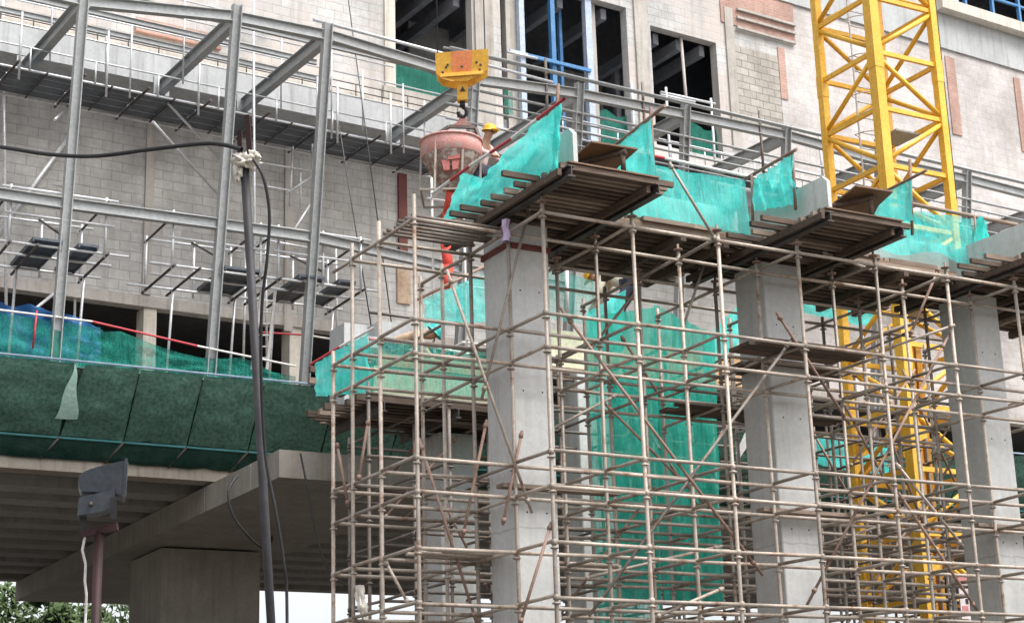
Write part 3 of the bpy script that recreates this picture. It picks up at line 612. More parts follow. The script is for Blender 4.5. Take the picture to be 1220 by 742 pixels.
# ------------------------------------------------------------------ scaffolds on the 1.2 m grid
U0 = 8.133; G = 1.2
def wob(): return random.uniform(-.012, .012)
def scaffold(t, cols, rows, levels, tops, mt, skip=(), zb=.02, cups=True, ext=.22, r=.0232, jitter=0.0, lskip=()):
    for c in cols:
        for ri, v_ in enumerate(rows):
            if (ri, c) in skip: continue
            u = U0+G*c; zt2 = tops(ri, c); m_ = MB(); a = V((u+wob(), v_+wob(), zb)); b = V((u+wob(), v_+wob(), zt2)); m_.tube(a, b, r, 10)
            if cups:
                for z in levels:
                    if z < zt2: m_.lathe((u, v_, z-.075), [(r+.002, 0), (r+.022, .004), (r+.022, .018), (r+.002, .028)], 10); m_.lathe((u, v_, z-.03), [(r+.002, 0), (r+.012, .004), (r+.012, .05), (r+.002, .06)], 10)
            m_.box(u-.07, u+.07, v_-.07, v_+.07, .003, .014)
            m_.build('standard', M[mt], t)
    for ri, v_ in enumerate(rows):
        cs = [c for c in cols if (ri, c) not in skip]
        for li, z in enumerate(levels):
            if (ri, li) in lskip: continue
            m_ = MB(); zz = z+random.uniform(-.01, .01)
            for c, c2 in zip(cs, cs[1:]):
                if c2 != c+1: continue
                m_.tube((U0+G*c+.02, v_-.002, zz+wob()*.7), (U0+G*c2-.02, v_-.002, zz+wob()*.7), r*.96, 8)
            if m_.v: m_.build('ledger', M[mt], t)
    for c in cols:
        rs = [v_ for ri, v_ in enumerate(rows) if (ri, c) not in skip]
        for z in levels:
            m_ = MB(); d0 = random.uniform(-.03, .03)
            for a, b in zip(rs, rs[1:]): m_.tube((U0+G*c+wob(), a+.02, z+.012+wob()), (U0+G*c+wob(), b-.02, z+.012+wob()), r*.94, 8)
            m_.build('transom', M[mt], t)
FROWS = [15.56, 16.37, 17.26, 18.03, 18.6]
FL = [7.99, 6.824, 6.436, 5.273, 4.90, 4.30, 3.72, 2.75, 1.6, .5]
front = thing('scaffold', 'pale rusty tube scaffold standing round the three front columns, up to the timber platforms', 'scaffold', (12.9, 16.8, 0))
def ftop(ri, c):
    if ri == 0: return 8.08
    if c == 0: return [0, 8.28, 8.24, 8.20, 7.0][ri]
    return 8.08 if ri == 1 else 8.1
scaffold(front, range(0, 9), FROWS, FL, ftop, 'tube', skip={(0, 0)}, lskip={(4, 0), (4, 2)})
# screw jacks between standards and bearers
mb = None
for ri, v_ in enumerate(FROWS[:3]):
    for c in range(1, 9):
        m_ = MB(); u = U0+G*c; zt2 = 8.182
        m_.tube((u, v_, 7.9), (u, v_, zt2), .015); m_.lathe((u, v_, 8.10), [(.016, 0), (.06, .004), (.06, .014), (.016, .018)], 10); m_.build('screw_jack', M['tube_rust'], front)
# diagonal braces read from the photograph, each on its own plane of the scaffold
def brace(t, a, b, v_, mt='tube_rust', r=.0185, v2=None):
    m_ = MB(); A = at(*a, v=v_); B = at(*b, v=v2 if v2 else v_); m_.tube(A, B, r, 8)
    for q in (.05, .95):                          # swivel couplers
        p = A.lerp(B, q); d_ = (B-A).normalized(); m_.tube(p-d_*.025, p+d_*.025, r+.008, 8); m_.box(p.x-.014, p.x+.014, p.y-.02, p.y+.035, p.z-.018, p.z+.018)
    return m_.build('brace', M[mt], t)
for a, b, v_, mt in (((667,366),(909,685),15.605,'tube_rust'), ((948,398),(702,733),15.63,'tube_dark'), ((532,321),(634,611),16.30,'tube'), ((633,238),(574,475),16.30,'tube'),
                     ((844,300),(813,392),17.2,'tube'), ((925,372),(1012,505),15.605,'tube_rust'), ((1119,318),(1084,400),15.9,'tube_rust'), ((1131,398),(961,721),15.61,'tube_rust'),
                     ((1067,551),(1147,650),15.605,'tube'), ((1070,586),(1164,726),15.62,'tube_rust'), ((657,622),(619,745),15.605,'tube_rust'), ((622,513),(599,625),16.32,'tube_rust'),
                     ((401,527),(415,602),18.1,'tube_rust'), ((439,500),(427,572),17.3,'tube_rust'), ((499,522),(568,742),17.2,'tube_rust'), ((459,668),(486,718),17.2,'tube'),
                     ((551,640),(580,500),16.45,'tube_rust'), ((1106,640),(1060,520),17.3,'tube_rust'), ((790,478),(740,400),17.3,'tube_rust'),
                     ((795,300),(700,420),17.3,'tube_rust'), ((720,480),(860,620),17.33,'tube_rust'), ((1180,470),(1075,650),17.3,'tube_rust'), ((1000,470),(1075,610),17.3,'tube_rust'),
                     ((780,580),(660,742),18.1,'tube_rust'), ((900,560),(960,742),18.1,'tube_rust')):
    brace(front, a, b, v_, mt)
brace(front, (1000,415), (1094,382), 17.26, 'tube', v2=16.4); brace(front, (1040,421), (1138,387), 16.37, 'tube', v2=15.5)
brace(front, (797,194), (854,288), 15.52, 'tube')
for a, b, v_ in (((655,556),(858,573),16.42), ((862,700),(780,735),15.6), ((980,300),(1045,324),16.2), ((640,520),(735,470),17.0), ((690,690),(860,650),16.6), ((960,655),(1130,600),17.5), ((905,470),(1085,395),17.8)):
    brace(front, a, b, v_, 'tube')
# planks laid on the scaffold
PK = 'scaffold planks laid on the tubes'
def planks(label, u0, u1, v0, v1, z, mt='timber', n=3, th=.045, name='scaffold_plank', group=None):
    wd = (v1-v0)/n
    for i in range(n):
        m_ = MB(); e0, e1 = random.uniform(-.15, .15), random.uniform(-.15, .15)
        m_.box(u0+e0, u1+e1, v0+wd*i+.008, v0+wd*(i+1)-.008, z+.032, z+.032+th); o = solo(name, m_, M[mt], label, 'plank', group or PK)
planks('dark plank laid across the front column at mid height', 9.2, 10.9, 16.40, 16.58, 5.0, 'timber_light', 1)
planks('dark weathered plank of the small stage left of the second front column top', 12.3, 14.0, 15.65, 16.3, 6.824, 'timber', 3)
planks('dark weathered plank of the stage right of the second front column', 13.0, 14.4, 16.45, 17.2, 6.824, 'timber', 3)
planks('weathered plank beside the third front column at the right edge', 16.4, 18.4, 16.42, 16.58, 4.93, 'timber_light', 1)
planks('plank crossing the second front column low down', 12.7, 14.2, 16.40, 16.57, 4.93, 'timber_light', 1)
planks('dark plank of the deep stage behind the second front column', 12.5, 15.0, 17.4, 18.0, 6.436, 'timber', 3)
# loose tubes stored on the scaffold
for i in range(7):
    m_ = MB(); v_ = 16.42+i*.115; m_.tube((8.05+random.uniform(0,.1), v_, 8.045), (9.30+random.uniform(-.12,.1), v_+random.uniform(-.03,.03), 8.045), .024)
    solo('loose_tube', m_, M['tube_dark'], 'scaffold tube lying loose on the top corner of the front scaffold', 'scaffold tube', 'loose tubes on the top corner')
for i in range(6):
    m_ = MB(); v_ = 16.5+i*.10; m_.tube((8.4+random.uniform(0,.3), v_+.3, 4.36), (10.0+random.uniform(-.2,.2), v_+.5, 4.36), .024)
    solo('loose_tube', m_, M['tube'], 'pale scaffold tube of the bundle lying left of the first front column', 'scaffold tube', 'tube bundle left of the first column')
for i in range(6):
    m_ = MB(); v_ = 17.32+i*.09; m_.tube((9.9+random.uniform(0,.2), v_, 4.36), (11.35+random.uniform(-.2,.2), v_, 4.36), .024)
    solo('loose_tube', m_, M['tube'], 'pale scaffold tube of the bundle lying before the green enclosure', 'scaffold tube', 'tube bundle before the green enclosure')

# rear scaffold under the rear formwork
RR = [20.2, 21.3, 22.4, 23.5]
rear = thing('scaffold', 'darker tube scaffold behind, under the rear timber platforms', 'scaffold', (15, 22, 0))
RL = [8.05, 6.95, 6.1, 5.3, 4.5, 3.7, 2.6, .6]
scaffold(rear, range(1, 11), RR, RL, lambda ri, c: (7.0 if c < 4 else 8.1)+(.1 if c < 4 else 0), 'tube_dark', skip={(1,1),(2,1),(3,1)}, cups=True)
for a, b, v_ in (((1075,440),(1150,600),20.1), ((1010,560),(1090,440),20.1), ((960,500),(1040,640),20.1), ((1100,600),(1010,742),20.15), ((750,480),(830,600),20.05), ((880,480),(800,620),20.1),
                 ((470,560),(520,500),22.5), ((455,620),(545,520),21.4), ((560,540),(480,620),22.5), ((1180,560),(1120,700),20.1), ((1190,420),(1110,540),20.1), ((530,600),(580,700),20.1)):
    brace(rear, a, b, v_, 'tube_rust')

# ------------------------------------------------------------------ concrete columns
def rcolumn(u0, u1, v0, v1, zt2, label, group):
    m_ = MB(); c = .012
    pts = [V((u0+c, v0, 0)), V((u1-c, v0, 0)), V((u1, v0+c, 0)), V((u1, v1-c, 0)), V((u1-c, v1, 0)), V((u0+c, v1, 0)), V((u0, v1-c, 0)), V((u0, v0+c, 0))]
    m_.prism(pts, V((0, 0, zt2))); t = thing('concrete_column', label, 'column', ((u0+u1)/2, (v0+v1)/2, 0), group); m_.build('shaft', M['col'], t)
    m_ = MB()
    e = .025
    for a in (zt2-.32,):
        m_.box(u0-e, u1+e, v0-e, v0-.004, a, a+.07); m_.box(u0-e, u1+e, v1+.004, v1+e, a, a+.07); m_.box(u0-e, u0-.004, v0-.003, v1+.003, a, a+.07); m_.box(u1+.004, u1+e, v0-.003, v1+.003, a, a+.07)
    for z in (2.0, 3.4, 4.8, 6.2, 7.4):
        if v0 < 20:
            for q in (.27, .73): h_ = MB(); uc = u0+(u1-u0)*q; h_.lathe((uc, v0-.003, z), [(0,0),(.011,0),(.011,.002)], 8, V((0,1,0))); h_.build('tie_hole', M['black'], t)
    if label.startswith('pale grey'): m_.build('clamp_band', M['redcol'], t)
    return t
CG = 'grey concrete columns'
rcolumn(9.47, 10.02, 16.6, 17.2, 8.22, 'pale grey concrete column on the left of the three front columns, under the tilted plywood', CG)
rcolumn(13.20, 13.78, 16.6, 17.2, 8.22, 'grey concrete column in the middle of the front scaffold, beside the green enclosure', CG)
rcolumn(16.74, 17.26, 16.6, 17.2, 8.22, 'grey concrete column at the right edge, right of the yellow crane mast', CG)
rcolumn(11.33, 11.9, 22.05, 22.6, 6.95, 'distant grey concrete column under the rear timber platform, left of the nearest column', CG)
rcolumn(13.9, 14.5, 22.3, 22.9, 8.2, 'distant grey concrete column half hidden by the green enclosure net', CG)

# ------------------------------------------------------------------ timber formwork platforms on the front columns
FG = 'cantilevered timber formwork platforms'
units = [(0, 'timber formwork platform over the first front column, nearest and highest in the picture'), (3.6, 'timber formwork platform over the second front column, left of the crane mast'), (7.2, 'timber formwork platform cut by the right picture edge')]
for k, (du, lb) in enumerate(units):
    t = thing('formwork_platform', lb, 'formwork', (9.93+du, 16.2, 8.25), FG); rnd = random.Random(20+k)
    for u, v0, v1 in ((9.33, 14.9, 17.75), (10.53, 14.98, 17.75)):
        m_ = MB(); m_.ibeam((u+du, v0, 8.25), (u+du, v1, 8.25), .13, .09, .014, .012); m_.build('bearer', M['steel_dark'], t)
        m_ = MB(); m_.beam((u+du-.085, v0+.02+rnd.random()*.1, 8.262), (u+du-.085, v1, 8.262), .05, .08); m_.build('side_timber', M['timber'], t)
    v_ = 15.02
    while v_ < 17.65:
        jn = int((v_-15.02)/.118+.5); a = 9.33+du-(rnd.uniform(.22, .55) if jn % 2 == 0 and v_ > 15.3 else rnd.uniform(.0, .08)); b = 10.62+du+rnd.uniform(0, .16)
        m_ = MB(); yv = rnd.uniform(-.012, .012); m_.beam((a, v_+.03, 8.352), (b, v_+.03+yv, 8.352), .05, .064); m_.build('joist', M['timber_light' if rnd.random() < .45 else 'timber'], t); v_ += .118
    m_ = MB(); m_.box(9.36+du, 10.56+du, 15.0, 17.7, 8.391, 8.409); m_.build('plywood', M['ply'], t)
    m_ = MB(); m_.box(9.66+du, 10.5+du, 16.2, 16.95, 8.412, 8.47); m_.build("sole_timber", M["timber"], t)
# plywood sheets propped on the platforms
def ply(label, pts, z=None, d=.02, mt='ply'):
    P_ = [V(p) for p in pts]; n_ = (P_[1]-P_[0]).cross(P_[2]-P_[0]).normalized(); m_ = MB(); m_.prism(P_, n_*d); return solo('plywood_sheet', m_, M[mt], label, 'plywood sheet', 'plywood sheets on the platforms')
zp = 8.92
ZP = 8.68
ply('large brown plywood sheet projecting level over the first front platform', [at(705, 169.6, z=ZP), at(760, 178.4, z=ZP), at(739, 197, z=ZP), at(728, 209, z=ZP), at(671, 199, z=ZP)])
ply('large brown plywood sheet projecting level over the second front platform', [at(1020, 222, z=ZP), at(1064, 229, z=ZP), at(1047, 245, z=ZP), at(1040, 258, z=ZP), at(988, 247, z=ZP)])
for du, lb in ((0, 'dark log under the plywood sheet of the first front platform'), (3.6, 'dark log under the plywood sheet of the second front platform')):
    m_ = MB(); m_.tube((9.8+du, 15.62, 8.64), (10.12+du, 15.0, 8.64), .035, 10); m_.tube((9.82+du, 15.58, 8.413), (9.82+du, 15.58, 8.62), .03); m_.tube((10.1+du, 15.04, 8.413), (10.1+du, 15.04, 8.62), .03); solo('prop_log', m_, M['timber'], lb, 'log')
# pale side forms of the cap beams
for du, lb in ((0, 'pale grey side form panel beside the large plywood sheet of the first front platform'), (3.6, 'pale grey side form panel left of the crane mast on the second front platform'), (7.2, 'pale grey side form panel at the right picture edge on the third front platform')):
    t = thing('side_form', lb, 'form panel', (9.53+du, 16.6, 8.412), 'pale side forms of the cap beams')
    m_ = MB(); m_.prism([V((9.5+du, 15.12, 8.412)), V((9.5+du, 17.7, 8.412)), V((9.5+du, 17.7, 8.88)), V((9.5+du, 15.2, 8.88)), V((9.5+du, 15.12, 8.80))], V((.055, 0, 0))); m_.build('panel', M['whiteform'], t)
    for v_ in (15.5, 16.2, 16.9, 17.55): m_ = MB(); m_.box(9.558+du, 9.62+du, v_, v_+.06, 8.412, 8.82); m_.build('stud', M['timber'], t)
# timber decks that span between the platforms
for k, (u0, u1, lb) in enumerate(((10.75, 12.85, 'dark timber deck spanning from the first to the second front platform'), (14.35, 16.45, 'dark timber deck spanning from the second to the third front platform'), (7.9+10.05, 20.3, 'dark timber deck beyond the third front platform'))):
    t = thing('timber_deck', lb, 'formwork', ((u0+u1)/2, 17.3, 8.25), 'timber decks between the platforms'); rnd = random.Random(40+k); v_ = 16.5
    while v_ < 18.15:
        m_ = MB(); m_.box(u0-rnd.uniform(0,.12), u1+rnd.uniform(0,.12), v_, v_+.095, 8.36, 8.44); m_.build('joist', M['timber_light' if rnd.random() < .2 else 'timber'], t); v_ += .15
    for u in (u0+.35, (u0+u1)/2+.05, u1-.35):
        m_ = MB(); m_.beam((u, 16.4, 8.30), (u, 18.25, 8.30), .08, .10); m_.build('bearer', M['timber'], t)
    m_ = MB(); m_.box(u0, u1, 16.5, 18.2, 8.443, 8.463); m_.build('plywood', M['ply'], t)
    m_ = MB(); m_.box(u0-.1, u1+.1, 16.72, 16.76, 8.47, 8.93); m_.build('side_form', M['ply_pale'] if False else M['whiteform'], t)
    for _ in range(7):
        m_ = MB(); uu = rnd.uniform(u0, u1-.8); vv = rnd.uniform(16.45, 16.62); m_.box(uu, uu+rnd.uniform(.5, .95), vv, vv+.07, 8.466+.001*_, 8.52+.001*_); m_.build('batten', M['timber_light'], t)

# ------------------------------------------------------------------ safety nets round the front platforms
NG = 'mint safety nets round the front platforms'
def netsheet(A, B, C_, D_, amp=.04, nx=26, ny=12, seed=0, sag=0.0):
    A, B, C_, D_ = V(A), V(B), V(C_), V(D_); nrm = (B-A).cross(D_-A).normalized(); m_ = MB()
    def f(a, b):
        p = bil(A, B, C_, D_, a, b); k = noise.noise(V((a*8+seed, b*1.6, seed)))*.7+noise.noise(V((a*19, b*5+seed, 3.3)))*.5+.6*math.sin(a*24+seed+b*2)*b*.35
        p = p + nrm*amp*1.6*k; p.z -= sag*math.sin(math.pi*a)*(1-b); p.z += .02*noise.noise(V((a*14, seed, 1)))*b; return p
    m_.sheet(f, nx, ny); return m_
def pole(label, a, b, r=.024, mt='tube_rust'):
    m_ = MB(); m_.tube(a, b, r); return solo('net_pole', m_, M[mt], label, 'pole', 'poles and rails holding the mint nets')
# left side of the first platform
u = 9.28
tp = [at(666, 124, u=u), at(604, 180, u=u), at(574, 212, u=u), at(552, 206, u=u)]; bt = [at(660, 205, u=u), at(600, 232, u=u), at(568, 250, u=u), at(531, 263, u=u)]
m_ = MB()
def f(a, b):
    t = a*3; i = min(2, int(t)); p = tp[i].lerp(tp[i+1], t-i); q = bt[i].lerp(bt[i+1], t-i); r_ = p.lerp(q, b)
    r_.x += .05*noise.noise(V((a*9, b*3, 1)))+.03*noise.noise(V((a*22, b*9, 5)))+.02*math.sin(a*30); return r_
m_.sheet(f, 40, 14); solo('safety_net', m_, M['net'], 'bright mint net along the left side of the first platform, by the yellow helmeted worker', 'safety net', NG)
# bunched vertical fold at its front edge
m_ = MB(); A = at(665, 125, u=9.25); B = at(661, 206, u=9.25)
m_.sheet(lambda a, b: A.lerp(B, b)+V((.03*math.cos(a*6.28), .05*math.sin(a*6.28)*(1+.5*math.sin(b*14)), 0)), 10, 18); solo('safety_net', m_, M['net'], 'gathered mint net corner hanging by the front pole of the first platform', 'safety net', NG)
rt = rail('net_rail', [at(515, 231, u=9.22), at(560, 198, u=9.22), at(610, 165, u=9.22), at(672, 118, u=9.22)], 'red and white rail rising along the top of the first mint net', r=.02, seg=.5)
pole('thin upright pole at the front corner of the first mint net', at(665, 100, u=9.26), at(660, 208, u=9.26), .02)
# right side of the first platform
u = 10.68
m_ = netsheet(at(776, 138, u=u), at(712, 192, u=u), at(716, 226, u=u), at(781, 214, u=u), .03, seed=2); solo('safety_net', m_, M['net'], 'bright mint net hanging right of the tilted plywood on the first platform', 'safety net', NG)
pole('slanting rail over the mint net right of the tilted plywood', at(712, 190, u=u), at(792, 126, u=u), .022); pole('upright pole by the mint net right of the tilted plywood', at(775, 128, u=10.72), at(780, 222, u=10.72), .02)
# front run between first and second platforms
def fz(u_): return V((u_, 16.52, 0))
a, b = 10.85, 12.95
m_ = netsheet((a, 16.52, 9.30), (b, 16.50, 9.26), (b, 16.48, 8.50), (a, 16.5, 8.52), .03, 40, 12, 5, .05); solo('safety_net', m_, M['net_thin'], 'wide sheer mint net between the first and second platforms, with a white pail behind', 'safety net', NG)
rail('net_rail', [(10.75, 16.5, 9.36), (11.7, 16.5, 9.35), (13.0, 16.48, 9.30)], 'red and white rail above the wide mint net between the first two platforms', r=.02, seg=1.2, first=1)
# second platform, left side
u = 12.95
m_ = netsheet(at(946, 183, u=u), at(897, 214, u=u), at(899, 252, u=u), at(947, 244, u=u), .06, seed=8); solo('safety_net', m_, M['net'], 'folded mint net at the left side of the second platform', 'safety net', NG)
pole('slanting rail above the folded mint net of the second platform', at(878, 219, u=12.95), at(949, 178, u=12.95), .022); pole('upright pole at the front of the folded mint net of the second platform', at(944, 180, u=12.97), at(948, 250, u=12.97), .02)
pole('upright pole at the back of the folded mint net of the second platform', at(896, 208, u=12.93), at(897, 268, u=12.93), .02)
# second platform, right side
u = 14.3
m_ = netsheet(at(1085, 212, u=u), at(1040, 236, u=u), at(1030, 262, u=u), at(1087, 262, u=u), .03, seed=11); solo('safety_net', m_, M['net'], 'mint net right of the plywood on the second platform, before the crane mast', 'safety net', NG)
pole('slanting rail above the mint net before the crane mast', at(1035, 238, u=u), at(1104, 203, u=u), .02); pole('upright pole of the mint net before the crane mast', at(1084, 190, u=14.33), at(1087, 280, u=14.33), .02)
# front run between second and third platforms
m_ = MB()
def f(a, b):
    x = 1046+a*130; yt = 245+a*18; yb = 293+a*26+6*math.sin(a*9)
    p = at(x, yt, v=16.52).lerp(at(x, yb, v=16.5), b); p.y += .05*noise.noise(V((a*8, b*3, 6)))+.03*noise.noise(V((a*20, b*9, 6))); return p
m_.sheet(f, 40, 12); solo('safety_net', m_, M['net_thin'], 'wide mint net between the second and third platforms, hanging below the timber edge', 'safety net', NG)
m_ = MB(); A = at(1168, 262, v=16.4); B = at(1172, 322, v=16.3)
m_.sheet(lambda a, b: A.lerp(B, b)+V((.10*b*(1.5+math.sin(a*5+b*3))*(a-.3)*2.2, .12*math.sin(a*17+b*5)*(.4+b), .05*math.sin(a*11+b*9))), 24, 16); solo('safety_net', m_, M['net'], 'crumpled mint net bunched at the left corner of the third platform', 'safety net', NG)
pole('long brown rail above the mint net between the second and third platforms', at(1040, 234, v=16.6), at(1212, 268, v=16.5), .03, 'timber_light'); pole('dark upright beside the crumpled net of the third platform', at(1161, 258, v=16.5), at(1166, 322, v=16.5), .015)
m_ = MB(); c = at(876, 268, v=16.64); m_.lathe(V((c.x, 16.64, 8.5)), [(0, 0), (.10, 0), (.115, .26), (.125, .265), (.125, .28), (.11, .28), (.10, .02), (0, .02)], 20)
c = at(878, 248, v=16.64); 
for p in m_.v: p.z += c.z-8.5-.02; p.x += 0
solo('plastic_pail', m_, M['plasticw'], 'white plastic pail seen through the wide mint net', 'pail')
m_ = MB(); a = at(603, 262, v=16.33); b = at(603, 288, v=16.33)
m_.sheet(lambda s, t_: a.lerp(b, t_)+V((.040*math.cos(s*6.28), .040*math.sin(s*6.28), 0))*(1+.9*noise.noise(V((math.cos(s*6.28)*1.5, math.sin(s*6.28)*1.5, t_*2.2)))), 20, 14); solo('rag', m_, M['lilac'], 'lilac rag tied round a scaffold post under the first platform', 'rag')

# ------------------------------------------------------------------ rear formwork platforms
def rear_platform(lb, u0, u1, v0, v1, z, seed, left_ext=.6):
    t = thing('formwork_platform', lb, 'formwork', ((u0+u1)/2, (v0+v1)/2, z-.2), FG); rnd = random.Random(seed); v_ = v0
    while v_ < v1:
        m_ = MB(); m_.box(u0-rnd.uniform(0, left_ext), u1+rnd.uniform(0, .2), v_, v_+.08, z, z+.09); m_.build('joist', M['timber_light' if rnd.random() < .3 else 'timber'], t); v_ += .17
    u_ = u0+.15
    while u_ < u1:
        m_ = MB(); m_.ibeam((u_, v0-.1, z-.08), (u_, v1+.1, z-.08), .14, .08); m_.build('bearer', M['steel_dark'], t); u_ += 1.15
    m_ = MB(); m_.box(u0, u1, v0, v1, z+.094, z+.114); m_.build('plywood', M['ply'], t); return t
tA = rear_platform('rear timber platform with ragged plank ends projecting to the left over the deck net', 9.75, 12.6, 21.0, 22.7, 7.05, 61, .45)
m_ = MB(); m_.box(9.95, 12.6, 21.35, 21.39, 7.17, 7.66); m_.build('side_form', M['ply_pale'], tA)
m_ = MB(); m_.box(10.05, 12.65, 21.32, 21.5, 7.663, 7.84); m_.build('top_form', M['ply_tan'], tA)
m_ = MB(); m_.box(9.95, 9.99, 21.395, 22.2, 7.17, 7.66); m_.build('side_form', M['ply_pale'], tA)
tB = rear_platform('rear timber platform, upper step behind the first front column', 10.75, 18.6, 22.5, 24.6, 8.17, 62, .75)
m_ = MB(); m_.box(13.0, 14.35, 22.7, 22.74, 8.34, 8.95); m_.build('side_form', M['ply_pale'], tB)
m_ = MB(); m_.box(14.36, 18.4, 22.7, 22.74, 8.34, 8.85); m_.build('side_form', M['ply_tan'], tB)
RN = 'green nets on the rear formwork'
m_ = netsheet(at(376, 432, v=22.3), at(440, 396, v=21.2), at(440, 468, v=21.2), at(376, 472, v=22.3), .06, 24, 12, 21); solo('safety_net', m_, M['net'], 'mint net on the left end of the lower rear platform, beside the third steel column', 'safety net', RN)
m_ = netsheet(at(440, 404, v=21.22), at(596, 420, v=21.22), at(596, 474, v=21.22), at(440, 466, v=21.22), .03, 34, 10, 23); solo('safety_net', m_, netmat('sheer green net', (.04,.42,.35), (.10,.56,.47), .45, .2, .4), 'sheer green net over the pale side form of the lower rear platform', 'safety net', RN)
m_ = netsheet(at(505, 356, v=22.4), at(585, 322, v=22.45), at(590, 382, v=22.4), at(507, 390, v=22.4), .05, 24, 12, 25); solo('safety_net', m_, M['net_thin'], 'mint net on the upper rear platform just left of the first front column', 'safety net', RN)
m_ = netsheet(at(648, 318, v=22.5), at(708, 335, v=22.5), at(706, 388, v=22.5), at(646, 378, v=22.5), .03, 20, 10, 27); solo('safety_net', m_, netmat('sheer mint net', (.06,.45,.38), (.12,.58,.5), .40, .15, .4), 'sheer mint net over the pale form just right of the first front column', 'safety net', RN)
rail('guard_rail', [at(370, 434, v=22.35), at(405, 413, v=21.8), at(446, 390, v=21.15)], 'dark red rail sloping over the mint net of the lower rear platform', r=.02, seg=2.0, first=1)
rail('guard_rail', [at(440, 404, v=21.5), at(520, 414, v=21.5), at(560, 422, v=21.5)], 'pink and white rail above the tan form of the lower rear platform', r=.02, seg=.8, first=1)
pole('dark rail sloping over the net of the upper rear platform', at(497, 357, v=22.4), at(586, 313, v=22.4), .024); pole('pale upright beside the worker in the cream shirt', at(675, 310, v=22.4), at(676, 372, v=22.4), .03, 'whitetube')
# pale blocks stacked behind the lower rear platform
for i, (x, yb, w_, h) in enumerate(((424, 405, .42, .28), (447, 412, .5, .2), (480, 408, .62, .42))):
    c = at(x, yb, v=25.2); m_ = MB(); m_.box(c.x-w_/2, c.x+w_/2, 25.2+.13*i, 25.8+.1*i, 8.0, c.z+h); solo('concrete_upstand', m_, M['spandrel'], ['pale concrete upstand left of the lower rear platform', 'low pale concrete upstand behind the red rail', 'pale concrete upstand right behind the corner post'][i], 'upstand')
# tall green enclosure between the front columns
EG = 'deep green enclosure nets'
m_ = netsheet(at(697, 378, v=19.6), at(780, 366, v=19.6), at(790, 790, v=19.6), at(709, 790, v=19.6), .05, 24, 40, 31); solo('enclosure_net', m_, M['net_box'], 'tall green enclosure net right of the first front column', 'safety net', EG)
m_ = netsheet(at(778, 362, v=20.05), at(852, 400, v=20.05), at(862, 716, v=20.05), at(790, 716, v=20.05), .08, 24, 40, 33); solo('enclosure_net', m_, M['net_box'], 'tall darker green enclosure net left of the second front column', 'safety net', EG)
m_ = netsheet(at(838, 405, v=20.6), at(884, 360, v=20.6), at(886, 402, v=20.6), at(836, 452, v=20.6), .05, 14, 10, 35); solo('enclosure_net', m_, M['net'], 'bright mint net scrap beside the left face of the second front column', 'safety net', EG)
m_ = netsheet(at(700, 372, v=20.3), at(745, 345, v=20.3), at(740, 420, v=20.3), at(700, 420, v=20.3), .08, 16, 12, 37); solo('enclosure_net', m_, M['net'], 'bright green net top thrown over the enclosure below the worker in the cream shirt', 'safety net', EG)
for a, b in (((955, 352), (1040, 390)), ((970, 520), (1060, 570))):
    m_ = netsheet(at(a[0], a[1], v=24.2), at(b[0], a[1]+14, v=24.2), at(b[0], b[1], v=24.2), at(a[0], b[1]-18, v=24.2), .06, 16, 8, a[0]); solo('safety_net', m_, M['net'], 'mint net scrap ' + ('under the second platform beside the crane leg top' if a[1] < 400 else 'low behind the front scaffold beside the crane leg'), 'safety net', RN)

# ------------------------------------------------------------------ tower crane mast
mc = at(1050, 120, d=31.0); cx, cy = mc.x, mc.y; H = .72
cr = thing('tower_crane_mast', 'yellow lattice tower crane mast with ladder, rising behind the second front platform', 'crane', (cx, cy, 0))
ztop = 34; pitch = 1.06
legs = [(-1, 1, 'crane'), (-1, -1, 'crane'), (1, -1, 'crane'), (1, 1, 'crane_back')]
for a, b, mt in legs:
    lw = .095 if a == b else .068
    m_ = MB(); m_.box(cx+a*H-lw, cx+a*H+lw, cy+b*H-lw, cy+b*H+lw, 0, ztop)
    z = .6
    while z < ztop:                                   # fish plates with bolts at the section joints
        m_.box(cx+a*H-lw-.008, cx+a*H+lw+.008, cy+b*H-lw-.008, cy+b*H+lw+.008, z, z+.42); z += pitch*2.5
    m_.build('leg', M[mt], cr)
z = .4; k = 0
faces = [((-1,1),(-1,-1)), ((-1,-1),(1,-1)), ((1,-1),(1,1)), ((1,1),(-1,1))]
hz = []; dg = [[], [], [], []]
while z < ztop-pitch:
    for fi, (p, q) in enumerate(faces):
        A = V((cx+p[0]*H, cy+p[1]*H, z)); B = V((cx+q[0]*H, cy+q[1]*H, z)); 
        hz.append((fi, A, B))
        if (k+fi) % 2 == 0: dg[fi].append((A+V((0,0,.06)), B+V((0,0,pitch-.06))))
        else: dg[fi].append((B+V((0,0,.06)), A+V((0,0,pitch-.06))))
    z += pitch; k += 1
rest = MB()
for f_, A, B in hz:
    if 2 < A.z < 21: m_ = MB(); m_.beam(A, B, .06, .08); m_.build('horizontal_brace', M['crane'], cr)
    else: rest.beam(A, B, .06, .08)
o = rest.build('horizontal_brace', M['crane'], cr); o['kind'] = 'stuff'
rest = MB()
for fi in range(4):
    for A, B in dg[fi]:
        if 2 < A.z < 21: m_ = MB(); m_.tube(A, B, .044, 8); m_.build('diagonal_brace', M['crane'], cr)
        else: rest.tube(A, B, .044, 8)
o = rest.build('diagonal_brace', M['crane'], cr); o['kind'] = 'stuff'
m_ = MB(); lx, ly = cx-.12, cy+.30
for s_ in (-.2, .2): m_.tube((lx+s_, ly, .3), (lx+s_, ly, ztop-1), .02, 6)
z = .5
while z < ztop-1: m_.tube((lx-.2, ly, z), (lx+.2, ly, z), .014, 6); z += .3
m_.build('ladder', M['galv'], cr)
z = 1.0; m_ = MB()
